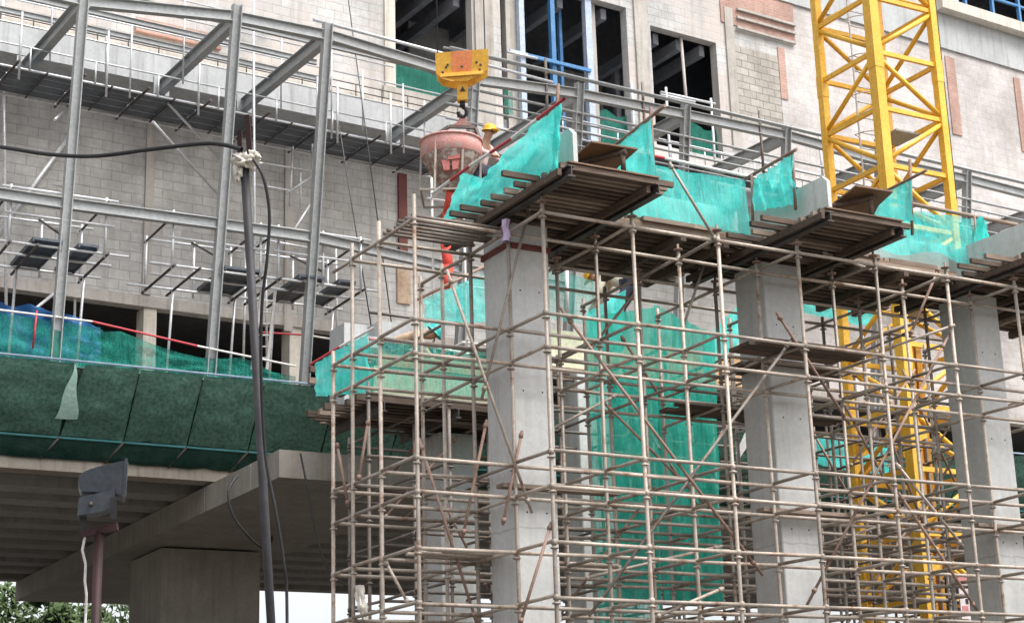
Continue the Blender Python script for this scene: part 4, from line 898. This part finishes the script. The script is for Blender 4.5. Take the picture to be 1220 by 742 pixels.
while z < ztop-1:
    pts = [(lx+.2+0*z, ly, z)]+[(lx+.36*math.cos(t_), ly-.36-.36*math.sin(t_)+.3, z) for t_ in [i*math.pi/6 for i in range(7)]]+[(lx-.2, ly, z)]
    m_.path(pts, .012, 5); z += .75
m_.build('ladder_hoop', M['galv'], cr)
for zz in (4.4, 9.7, 13.0, 16.6):
    m_ = MB(); m_.box(cx+.05, cx+.62, cy-.25, cy+.35, zz, zz+.03); m_.build('rest_platform', M['frame'], cr)
# lower frame with wide gussets
for zz in (5.0, 7.2, 3.1):
    for a, b, mt in legs:
        m_ = MB(); lw = .105 if a == b else .078
        m_.prism([V((cx+a*H-a*lw, cy+b*H-.012, zz)), V((cx+a*H-a*.34, cy+b*H-.012, zz+.1)), V((cx+a*H-a*.34, cy+b*H-.012, zz+.2)), V((cx+a*H-a*lw, cy+b*H-.012, zz+.42))], V((0, .024, 0)))
        m_.build('gusset', M['crane'], cr); m_ = MB()
        m_.prism([V((cx+a*H-.012, cy+b*H-b*lw, zz)), V((cx+a*H-.012, cy+b*H-b*.34, zz+.1)), V((cx+a*H-.012, cy+b*H-b*.34, zz+.2)), V((cx+a*H-.012, cy+b*H-b*lw, zz+.42))], V((.024, 0, 0)))
        m_.build('gusset', M['crane'], cr)
for dx in (-.10, .08):
    m_ = MB(); m_.box(cx+.35+dx, cx+.47+dx, cy+.2, cy+.36, 0, 9.2); m_.build('guide_column', M['crane_back'], cr)
m_ = MB(); m_.path([(cx+H+.13, cy-H, 0), (cx+H+.13, cy-H, ztop)], .022); m_.build('power_cable', M['black'], cr)

# ------------------------------------------------------------------ hook block, ropes and concrete bucket
dep = 30.0
hc = at(550, 84, d=dep); ppm = FOC/dep
def hb(x, y, off=0): return at(x, y, d=dep)+CD*off
hk = thing('hook_block', 'yellow hook block with an orange centre patch hanging over the pink concrete bucket', 'crane hook', at(550, 140, d=dep))
prof = [(519,68),(582,63),(581,88),(567,96),(557,101),(541,102),(527,99),(520,92)]
for off in (-.16, .12):
    m_ = MB(); m_.prism([hb(x, y, off) for x, y in prof], CD*.03); m_.build('side_plate', M['hook'], hk)
m_ = MB(); m_.prism([hb(x, y, -.165) for x, y in ((538,67),(563,65),(562,89),(539,90))], CD*.004); m_.build('orange_patch', M['hook_or'], hk)
m_ = MB(); m_.beam(hb(525, 95.5, -.18), hb(576, 91.5, -.18), .03, .06); m_.beam(hb(527, 98, -.18), hb(541, 102, -.18), .02, .03); m_.build('stiffener', M['hook'], hk)
for x in (532, 569):
    c = hb(x, 79, -.115); m_ = MB(); m_.lathe(c, [(0, 0), (.11, 0), (.11, .05), (.09, .08), (.09, .14), (.11, .17), (.11, .22), (0, .22)], 20, CD); m_.build('sheave', M['steel_dark'], hk)
m_ = MB()
for x, y in ((528,91),(532,85),(534,82),(551,84),(568,79),(573,82),(572,88)): m_.lathe(hb(x, y, -.172), [(0,0),(.022,0),(.022,.012)], 8, CD)
m_.build('bolt', M['steel_dark'], hk)
m_ = MB(); m_.prism([hb(x, y, -.1) for x, y in ((545,102),(557,101),(557,121),(545,122))], CD*.16); sw = m_.build('swivel', M['hook'], hk)
m_ = MB(); m_.prism([hb(x, y, -.112) for x, y in ((551.5,106),(555,112),(548,112))], CD*.008); m_.build('dark_emblem', M['steel_dark'], sw)
m_ = MB(); m_.tube(hb(551, 121), hb(551, 128), .05, 10); pts = [hb(551, 127)]+[hb(551+5.0*math.sin(t_*.6), 134-6*math.cos(t_*.6)) for t_ in range(0, 9)]; m_.path(pts, .035, 8); m_.build('hook', M['pole_dark'], hk)
for x, y0, lb in ((521.5, 68, 'thin wire rope rising from the left end of the yellow hook block'), (578, 64, 'thin wire rope rising from the right end of the yellow hook block')):
    a = hb(x, y0); m_ = MB(); m_.tube(a-UP*.15, V((a.x, a.y, 40)), .010, 6); solo('wire_rope', m_, M['rope'], lb, 'wire rope', 'hoist ropes')
bc = at(537.5, 172, d=dep); br = 36.5/ppm
bk = thing('concrete_bucket', 'pink red concrete skip with pale slurry stains hanging from the yellow hook block', 'concrete skip', bc-UP*.75)
zr_ = bc.z
m_ = MB(); m_.lathe((bc.x, bc.y, zr_), [(br*.98, .02), (br*1.0, 0), (br*1.0, -.26), (br*.97, -.27)], 36); m_.lathe((bc.x, bc.y, zr_), [(br*.95, .02), (br*.94, -.26)], 36); m_.build('drum', M['bucket'], bk)
m_ = MB(); m_.lathe((bc.x, bc.y, zr_), [(br*.97, -.272), (br*.90, -.36), (br*.42, -.78), (br*.30, -.80), (br*.30, -.86), (0, -.86)], 32); m_.build('cone', M['bucket_low'], bk)
m_ = MB()
rp = [V((bc.x+br*1.02*math.cos(t_), bc.y+br*1.02*math.sin(t_), zr_+.02)) for t_ in [i*2*math.pi/32 for i in range(33)]]; m_.path(rp, .022, 6); m_.build('rim', M['bucket'], bk)
m_ = MB(); m_.prism([bc+CR*a+UP*b-CD*br*.86 for a, b in ((-.05,-.30),(.16,-.29),(.17,-.44),(-.04,-.46))], CD*.1); m_.prism([bc+CR*a+UP*b-CD*br*.82 for a, b in ((-.16,-.46),(-.02,-.46),(-.02,-.64),(-.12,-.64))], CD*.1); m_.prism([bc+CR*a+UP*b-CD*br*.82 for a, b in ((.02,-.46),(.16,-.44),(.12,-.62),(.03,-.64))], CD*.1); m_.build('gate', varmat('faded red gate', (.42,.12,.10), (.55,.20,.17), .7), bk)
# bail: two sloping arms to a cross bar and the top plate
topb = at(551, 139, d=dep)-UP*.0
m_ = MB()
L_, R_ = bc-CR*br*.98, bc+CR*br*.98; l2, r2 = at(535, 151, d=dep), at(566, 152, d=dep)
for a, b in ((L_, l2), (R_, r2), (l2, r2)): m_.beam(a, b, .055, .055)
m_.build('bail', M['tube_dark'], bk)
m_ = MB(); m_.prism([at(x, y, d=dep)-CD*.02 for x, y in ((548,139),(555,139),(557,147),(566,151),(535,151),(545,146))], CD*.05); m_.build('lifting_plate', M['bucket'], bk)
for a0 in (-.97, .42, .98, -.45):
    sg = -1 if abs(a0) < .6 else 0
    p = bc+CR*br*a0+CD*(-br*.85 if abs(a0) < .6 else -br*.1); m_ = MB(); m_.beam(p+UP*-.02, p+UP*-.98+CR*(-.04), .035, .035, CD); m_.build('frame_leg', M['tube'], bk)
m_ = MB()
for s_ in (-1, 1): m_.beam(bc+CR*br*.97*s_-CD*br*.85+UP*-.96, bc+CR*br*.97*s_+CD*br*.85+UP*-.96, .035, .035)
for s_ in (-1, 1): m_.beam(bc-CR*br*1.0+CD*br*.85*s_+UP*-.99, bc+CR*br*1.0+CD*br*.85*s_+UP*-.99, .035, .035)
m_.build('base_frame', M['tube'], bk)
pts = [bc+UP*-.86, at(533, 255, d=dep), at(531, 290, d=dep-.3), at(534, 318, d=dep-.6), at(531, 342, d=dep-.8)]
m_ = MB()
for a, b in zip(pts, pts[1:]): m_.tube(a, b, .095, 14, .085)
solo('chute_hose', m_, M['hose'], 'red chute hose hanging below the pink concrete bucket', 'hose')

# access tower that carries the worker in the yellow helmet
wp = at(583, 162, d=31.0); fz_ = wp.z-1.58
tw = thing('scaffold', 'small pale scaffold tower behind the first mint net, carrying the worker in the yellow helmet', 'scaffold', (wp.x, wp.y, 8.4))
tu = [wp.x-.8, wp.x+.75]; tv = [wp.y-.45, wp.y+.75]
for u_ in tu:
    for v_ in tv: m_ = MB(); m_.tube((u_, v_, 8.35), (u_, v_, fz_+(.75 if v_ == tv[0] else .9)), .024); m_.build('standard', M['whitetube'], tw)
for z in (9.2, 10.2, fz_-.05, fz_+.5):
    for v_ in tv: m_ = MB(); m_.tube((tu[0]-.1, v_, z), (tu[1]+.1, v_, z), .022); m_.build('ledger', M['whitetube'], tw)
    for u_ in tu: m_ = MB(); m_.tube((u_, tv[0]-.1, z+.04), (u_, tv[1]+.1, z+.04), .022); m_.build('transom', M['whitetube'], tw)
m_ = MB(); m_.tube((tu[0], tv[0]-.03, 8.5), (tu[1], tv[0]-.03, 10.2), .02); m_.build('brace', M['whitetube'], tw)
for i in range(5):
    m_ = MB(); v0 = tv[0]+.03+i*.235; m_.box(tu[0]-.15, tu[1]+.15, v0, v0+.22, fz_-.045, fz_-.003); m_.build('plank', M['timber_light'], tw)

# ------------------------------------------------------------------ people
def skin_obj(name, pts, edges, rad, mat, parent, org, root=0, sub=2):
    me = bpy.data.meshes.new(name); me.from_pydata([V(p) for p in pts], edges, []); o = bpy.data.objects.new(name, me); col.objects.link(o); o.parent = parent
    me.materials.append(mat); m_ = o.modifiers.new('skin', 'SKIN'); 
    if not me.skin_vertices: bpy.context.view_layer.objects.active = o
    for sv, r in zip(me.skin_vertices[0].data, rad): sv.radius = (r, r) if isinstance(r, (int, float)) else r
    me.skin_vertices[0].data[root].use_root = True; m_.use_smooth_shade = True
    s_ = o.modifiers.new('sub', 'SUBSURF'); s_.levels = sub; s_.render_levels = sub
    dg_ = bpy.context.evaluated_depsgraph_get(); ev = o.evaluated_get(dg_); me2 = bpy.data.meshes.new_from_object(ev); o.modifiers.clear(); o.data = me2
    if not me2.materials: me2.materials.append(mat)
    for p in me2.polygons: p.use_smooth = True
    return o
def person(label, loc, face, pose, shirt, helmet, vest=None):
    t = thing('person', label, 'person', loc, 'site workers'); t.rotation_euler.z = face
    J = dict(pelvis=(0,0,.95), waist=(0,.02,1.1), chest=(0,.03,1.32), neck=(0,.04,1.48), head=(0,.06,1.60), crown=(0,.05,1.72),
             sl=(-.19,.02,1.40), el=(-.25,.10,1.13), wl=(-.16,.30,1.05), sr=(.19,.02,1.40), er=(.26,.12,1.14), wr=(.18,.34,1.10),
             hl=(-.10,0,.92), kl=(-.11,.05,.50), al=(-.12,0,.09), tl=(-.13,.16,.04), hr=(.10,0,.92), kr=(.11,.05,.50), ar=(.12,0,.09), tr=(.13,.16,.04))
    if pose == 'bend':
        J.update(pelvis=(0,-.12,.80), waist=(0,.0,.92), chest=(0,.22,1.03), neck=(0,.38,1.06), head=(0,.50,1.05), crown=(0,.60,1.09), sl=(-.19,.28,1.02), el=(-.24,.38,.74), wl=(-.14,.52,.52),
                 sr=(.19,.28,1.02), er=(.24,.40,.76), wr=(.14,.56,.54), hl=(-.10,-.12,.78), kl=(-.12,.10,.46), hr=(.10,-.12,.78), kr=(.12,.10,.46))
    if pose == 'lean':
        J.update(chest=(0,.10,1.31), neck=(0,.17,1.46), head=(0,.24,1.56), crown=(0,.26,1.68), sl=(-.19,.10,1.38), sr=(.19,.10,1.38), el=(-.27,.24,1.14), wl=(-.16,.45,1.02), er=(.27,.24,1.14), wr=(.18,.46,1.04))
    J = {k: V(v) for k, v in J.items()}
    names = list(J); idx = {n: i for i, n in enumerate(names)}; pts = [J[n] for n in names]
    rad = dict(pelvis=.13, waist=.12, chest=(.15,.11), neck=.055, head=.092, crown=.07, sl=.06, el=.042, wl=.03, sr=.06, er=.042, wr=.03, hl=.085, kl=.058, al=.04, tl=.035, hr=.085, kr=.058, ar=.04, tr=.035)
    E_ = [(idx[a], idx[b]) for a, b in (('pelvis','waist'),('waist','chest'),('chest','neck'),('neck','head'),('head','crown'),('chest','sl'),('sl','el'),('el','wl'),('chest','sr'),('sr','er'),('er','wr'),('pelvis','hl'),('hl','kl'),('kl','al'),('al','tl'),('pelvis','hr'),('hr','kr'),('kr','ar'),('ar','tr'))]
    rads = [rad[n] for n in names]
    for s_, wn, en in ((-1, 'wl', 'el'), (1, 'wr', 'er')):           # palms and five fingers on each hand
        d_ = (J[wn]-J[en]).normalized(); sd_ = d_.cross(V((0,0,1))).normalized()*-s_
        pi = len(pts); pts.append(J[wn]+d_*.075); rads.append(.036); E_.append((idx[wn], pi))
        for q, ln in ((-.03,.07),(-.01,.085),(.01,.08),(.03,.06)):
            a = len(pts); pts.append(J[wn]+d_*.10+sd_*q); rads.append(.009); E_.append((pi, a)); pts.append(J[wn]+d_*(.10+ln*.5)+sd_*q+V((0,0,-.01))); rads.append(.0085); E_.append((a, a+1)); pts.append(J[wn]+d_*(.10+ln*.8)+sd_*q+V((0,0,-.035))); rads.append(.008); E_.append((a+1, a+2))
        a = len(pts); pts.append(J[wn]+d_*.05-sd_*.045); rads.append(.010); E_.append((pi, a)); pts.append(J[wn]+d_*.09-sd_*.06); rads.append(.009); E_.append((a, a+1))
    # nose
    fd = V((0, 1, -.15)) if pose != 'bend' else V((0, .35, -.95)); fd.normalize()
    body = skin_obj('body', pts, E_, rads, M['skin'], t, loc)
    m_ = MB(); hd = J['head']; sx = V((1,0,0)); upv = sx.cross(fd)
    m_.ball(hd+fd*.105-upv*.005, .017, 8, 6); o = m_.build('nose', M['skin'], t, V((0,0,0)))
    m_ = MB()
    for s_ in (-1, 1): m_.ball(hd+fd*.088+sx*.034*s_+upv*.02, .012, 8, 6)
    m_.build('eyes', M['black'], t, V((0,0,0)))
    def garment(name, nm, grow, mat):
        ii = {n: i for i, n in enumerate(nm)}; ed = [(ii[names[a]], ii[names[b]]) for a, b in E_[:19] if names[a] in ii and names[b] in ii]
        rr = [((rad[n][0]+grow, rad[n][1]+grow) if isinstance(rad[n], tuple) else rad[n]+grow) for n in nm]
        return skin_obj(name, [J[n] for n in nm], ed, rr, mat, t, loc)
    J2 = dict(J); J['wl'] = J['el'].lerp(J['wl'], .85); J['wr'] = J['er'].lerp(J['wr'], .85)
    garment('shirt', ['pelvis','waist','chest','sl','el','wl','sr','er','wr'], .022, shirt)
    garment('trousers', ['pelvis','hl','kl','al','hr','kr','ar'], .024, M['trouser'])
    if vest: garment('vest', ['waist','chest','sl','sr'], .034, vest)
    # helmet
    hu = (J['crown']-J['head']).normalized() if pose != 'bend' else V((0,.75,.66)).normalized()
    m_ = MB(); c = J['head']+hu*.06; m_.lathe(c, [(.142,-.012),(.138,.0),(.124,.012),(.124,.05),(.105,.095),(.06,.125),(0,.135)], 20, hu)
    pk = (fd-hu*fd.dot(hu)).normalized(); m_.prism([c+pk*.10-sx*.10, c+pk*.10+sx*.10, c+pk*.20+sx*.05, c+pk*.20-sx*.05], hu*.012); m_.build('helmet', helmet, t, V((0,0,0)))
    return t
cam_yaw = math.atan2(-CD.x, CD.y)
person('worker in a yellow helmet and washed pink shirt leaning out beside the concrete bucket', V((wp.x, wp.y, fz_))-CR*.20-UP*.0, math.atan2(-CR.x, CR.y)-.6, 'lean', M['shirt_pink'], M['helmet_y'], M['vest'])
w2 = at(742, 326, v=23.3); person('worker in a cream shirt bending over the upper rear platform', V((w2.x, w2.y, w2.z-1.06)), math.atan2(-CR.x, CR.y)+math.pi-.3, 'bend', M['shirt_cream'], M['helmet_y'])
w3 = at(506, 391, v=22.6); person('worker in a teal helmet and tan shirt bending behind the lower rear platform', V((w3.x-.45, w3.y, w3.z-1.22)), math.atan2(-CR.x, CR.y), 'bend', M['shirt_tan'], M['helmet_t'])

# ------------------------------------------------------------------ floodlight, service pole, cables
fd_ = 12.0
ED = V((ray(118, 580).x, ray(118, 580).y, 0)).normalized()
def fp(x, y, off=0): return at(x, y, d=fd_)+ED*off
fl = thing('floodlight', 'dark grey floodlight with a curved back on a red brown pole under the deck', 'floodlight', V((at(118, 640, d=fd_).x, at(118, 640, d=fd_).y, 0)))
pr = [(97,588),(94,582),(93,576),(94,571),(97,567),(102,564),(108,561.5),(116,559),(150,551),(147,594),(136,590),(122,589)]
m_ = MB(); m_.prism([fp(x, y, -.10) for x, y in pr], ED*.22); hd = m_.build('lamp_housing', M['gunmetal'], fl)
m_ = MB(); m_.prism([fp(x, y, -.11) for x, y in ((148.5,549),(152,550),(149,595),(146,594))], ED*.24); m_.build('lens_frame', M['gunmetal'], fl)
m_ = MB(); m_.prism([fp(x, y, -.09) for x, y in ((152.1,553),(152.6,553),(149.8,593),(149.3,593))], ED*.20); m_.build('glass', M['glass'], fl)
m_ = MB(); m_.prism([fp(x, y, -.12) for x, y in ((94,596),(136,586),(138,606),(120,613),(92,617))], ED*.18); m_.build('gear_box', M['gunmetal'], fl)
m_ = MB(); m_.lathe(fp(108, 604, -.135), [(0,0),(.018,0),(.018,.02)], 8, ED); m_.build('cable_gland', M['steel_dark'], fl)
m_ = MB(); m_.beam(fp(99, 613), fp(99, 630), .05, .02, ED); m_.beam(fp(135, 596, -.14), fp(135, 622, -.14), .045, .012, ED); m_.build('bracket', M['pole_dark'], fl)
m_ = MB(); a, b = fp(97, 636), fp(140, 627); m_.beam(a, b, .05, .05); m_.build('cross_bar', M['pole_red'], fl)
pa = fp(118, 633); m_ = MB(); m_.tube(V((pa.x, pa.y, 0)), pa, .032, 12); m_.build('pole', M['pole_red'], fl)
pts = [fp(99, 628), fp(101, 640), fp(98, 655), fp(102, 672), fp(101, 692), fp(103, 708), fp(102, 730), V((fp(103,730).x, fp(103,730).y, 1.2))]; m_ = MB(); m_.path(pts, .009, 6); m_.build('lead', M['whitetube'], fl)
sp_d = 12.0
svp = thing('service_pole', 'thin dark leaning pole carrying black cables, in front of the dark green nets', 'pole', V((at(323, 742, d=sp_d).x, at(323, 742, d=sp_d).y, 0)))
a, b = at(323, 742, d=sp_d), at(291, 190, d=sp_d); dn = (a-b)/(b.z-a.z); a0 = a+dn*a.z
m_ = MB(); m_.tube(a0, b, .031, 12); m_.build('shaft', M['pole_dark'], svp)
m_ = MB(); m_.beam(at(298, 192, d=sp_d), at(294.5, 137, d=sp_d), .035, .03, CD); m_.beam(at(286, 190, d=sp_d+.05), at(285.5, 156, d=sp_d+.05), .032, .03, CD); m_.build('steel_channel', M['pole_red'], svp)
m_ = MB()
wr_ = at(293, 192, d=sp_d-.01)
def crumple(c, sx, sy, sz, sd_):
    def f(a, b):
        t_ = b*math.pi; p_ = a*2*math.pi; n_ = V((math.sin(t_)*math.cos(p_), math.sin(t_)*math.sin(p_), math.cos(t_)))
        k = 1+.9*noise.noise(n_*2.2+V((sd_, 0, 0)))+.5*noise.noise(n_*5+V((0, sd_, 0))); return c+V((n_.x*sx*k, n_.y*sy*k, n_.z*sz*k))
    return f
m_.sheet(crumple(wr_, .075, .06, .05, 1.3), 28, 16); m_.sheet(crumple(wr_+CR*.05+UP*.03, .045, .05, .035, 4.1), 22, 12)
m_.sheet(crumple(at(284, 205, d=sp_d-.02), .03, .03, .065, 7.7), 20, 12); m_.build('cloth_wrap', M['cloth_white'], svp)
def cable(pts, lb, r=.012, mt='black'):
    # smooth Catmull-Rom through the points
    P_ = [V(p) for p in pts]; Q = []
    for i in range(len(P_)-1):
        p0, p1, p2, p3 = P_[max(i-1,0)], P_[i], P_[i+1], P_[min(i+2, len(P_)-1)]
        for k in range(6):
            t_ = k/6; Q.append(.5*((2*p1)+(p2-p0)*t_+(2*p0-5*p1+4*p2-p3)*t_*t_+(3*p1-p0-3*p2+p3)*t_**3))
    Q.append(P_[-1]); m_ = MB(); m_.path(Q, r, 8); return solo('cable', m_, M[mt], lb, 'cable')
cable([at(-160, 150, d=14), at(0, 175, d=13), at(60, 184, d=12.7), at(115, 186, d=12.5), at(180, 178, d=12.3), at(250, 171, d=12.1), at(288, 178, d=11.95)], 'thick black cable swinging from the left picture edge to the cloth wrapped pole top', .016)
e = at(342, 742, d=11.9); cable([at(302, 190, d=11.95), at(314, 212, d=11.9), at(321, 255, d=11.9), at(318, 310, d=11.9), at(312, 365, d=11.9), at(311, 440, d=11.93), at(316, 540, d=11.93), at(329, 612, d=11.9), at(338, 670, d=11.9), at(342, 735, d=11.9), V((e.x, e.y, 1.3))], 'black cable dropping from the cloth wrapped pole top beside the dark pole', .012)
cable([at(283, 566, v=24.6), at(272, 585, v=24.5), at(277, 612, v=24.5), at(294, 636, v=24.5), at(312, 652, v=24.6), at(321, 652, v=25.2), at(324, 640, z=6.67)], 'black cable looping under the pier crosshead', .02)
cable([at(358, 540, v=24.5), at(366, 580, v=24.4), at(378, 640, v=24.3), at(392, 680, v=24.2), at(415, 698, v=24.0)], 'thin dark cable hanging down the end of the crosshead to the scaffold', .016)
for x0, x1, lb in ((404, 446, 'thin dark drop line against the block wall, left of the red steel post'), (415, 470, 'thin dark drop line against the block wall, beside the red steel post')):
    m_ = MB(); m_.tube(at(x0, 0 if x0 > 410 else 150, v=28.9), at(x1, 412, v=28.9), .012, 6); solo('drop_line', m_, M['rope'], lb, 'cable')

# ------------------------------------------------------------------ small things low in the picture
m_ = MB(); c = at(1150, 702, v=20.0); t = thing('notice_board', 'faded pink and white notice board between the crane mast and the right front column', 'notice board', c-UP*.45)
m_.box(c.x-.13, c.x+.13, 20.0, 20.02, c.z-.45, c.z+.2); m_.build('panel', M['sign_w'], t)
m_ = MB(); m_.box(c.x-.13, c.x+.13, 19.994, 19.998, c.z+.09, c.z+.2); m_.box(c.x-.10, c.x+.02, 19.994, 19.998, c.z-.38, c.z-.25); m_.build('red_print', M['sign_r'], t)
for q in ((-.10, -.01, .0, .06), (-.02, .04, -.22, -.14)): m_ = MB(); m_.box(c.x+q[0], c.x+q[1], 19.994, 19.998, c.z+q[2], c.z+q[3]); m_.build('dark_print', M['black'], t)
m_ = MB(); m_.tube((c.x-.19, 20.05, 0), (c.x-.19, 20.05, c.z+.25), .03); m_.build('post', M['pole_dark'], t)
m_ = MB(); m_.box(c.x-.32, c.x-.15, 20.06, 20.1, c.z-.5, c.z+.2); m_.build('dark_panel', M['pole_dark'], t)
m_ = MB(); a = at(428, 697, v=17.9); b = at(434, 738, v=17.9)
m_.sheet(lambda s, t_: a.lerp(b, t_)+V((.04*math.cos(s*6.28), .04*math.sin(s*6.28), 0))*(1+1.5*noise.noise(V((math.cos(s*6.28)*2, math.sin(s*6.28)*2, t_*4)))), 24, 16); solo('rag', m_, M['cloth_white'], 'white rag knotted round the left corner post low on the front scaffold', 'rag')
m_ = MB(); m_.prism([at(893, 505, v=19.5), at(897, 520, v=19.5), at(882, 545, v=19.5), at(878, 540, v=19.5)], V((0, .03, 0))); solo('white_panel', m_, M['whitetube'], 'narrow white panel leaning by the left face of the second front column', 'panel')

# tree beyond the underpass
tc = at(50, 742, d=62.0); t = thing('tree', 'bushy green tree top seen beyond the underpass at the lower left', 'tree', (tc.x, tc.y, 0))
m_ = MB(); m_.tube((tc.x, tc.y, 0), (tc.x+.2, tc.y, 4.5), .32, 10, .2)
for i in range(6): an = i*1.05; m_.tube((tc.x+.2, tc.y, 3.6+.15*i), (tc.x+2*math.cos(an), tc.y+2*math.sin(an), 6.4), .11, 7, .04)
m_.build('trunk', M['bark'], t)
m_ = MB(); rnd = random.Random(5)
cl = []
for i in range(75):
    an = rnd.uniform(0, 6.28); rr = 4.2*math.sqrt(rnd.random()); zz = 5.6+rnd.random()*4.1*math.sqrt(max(0, 1-(rr/4.6)**2)); cl.append((V((tc.x+rr*math.cos(an), tc.y+rr*math.sin(an), zz)), rnd.uniform(.45, .95)))
for c, r_ in cl:
    for _ in range(230):
        d_ = V((rnd.gauss(0,1), rnd.gauss(0,1), rnd.gauss(0,1))).normalized(); p = c+d_*r_*rnd.uniform(.55, 1.05); a = V((rnd.gauss(0,1), rnd.gauss(0,1), rnd.gauss(0,1))).normalized(); b = a.orthogonal().normalized(); l = rnd.uniform(.12, .24)
        m_.add([p-a*l, p+b*l*.5, p+a*l, p-b*l*.5], [[0,1,2,3]])
m_.build('crown', M['leaf'], t)
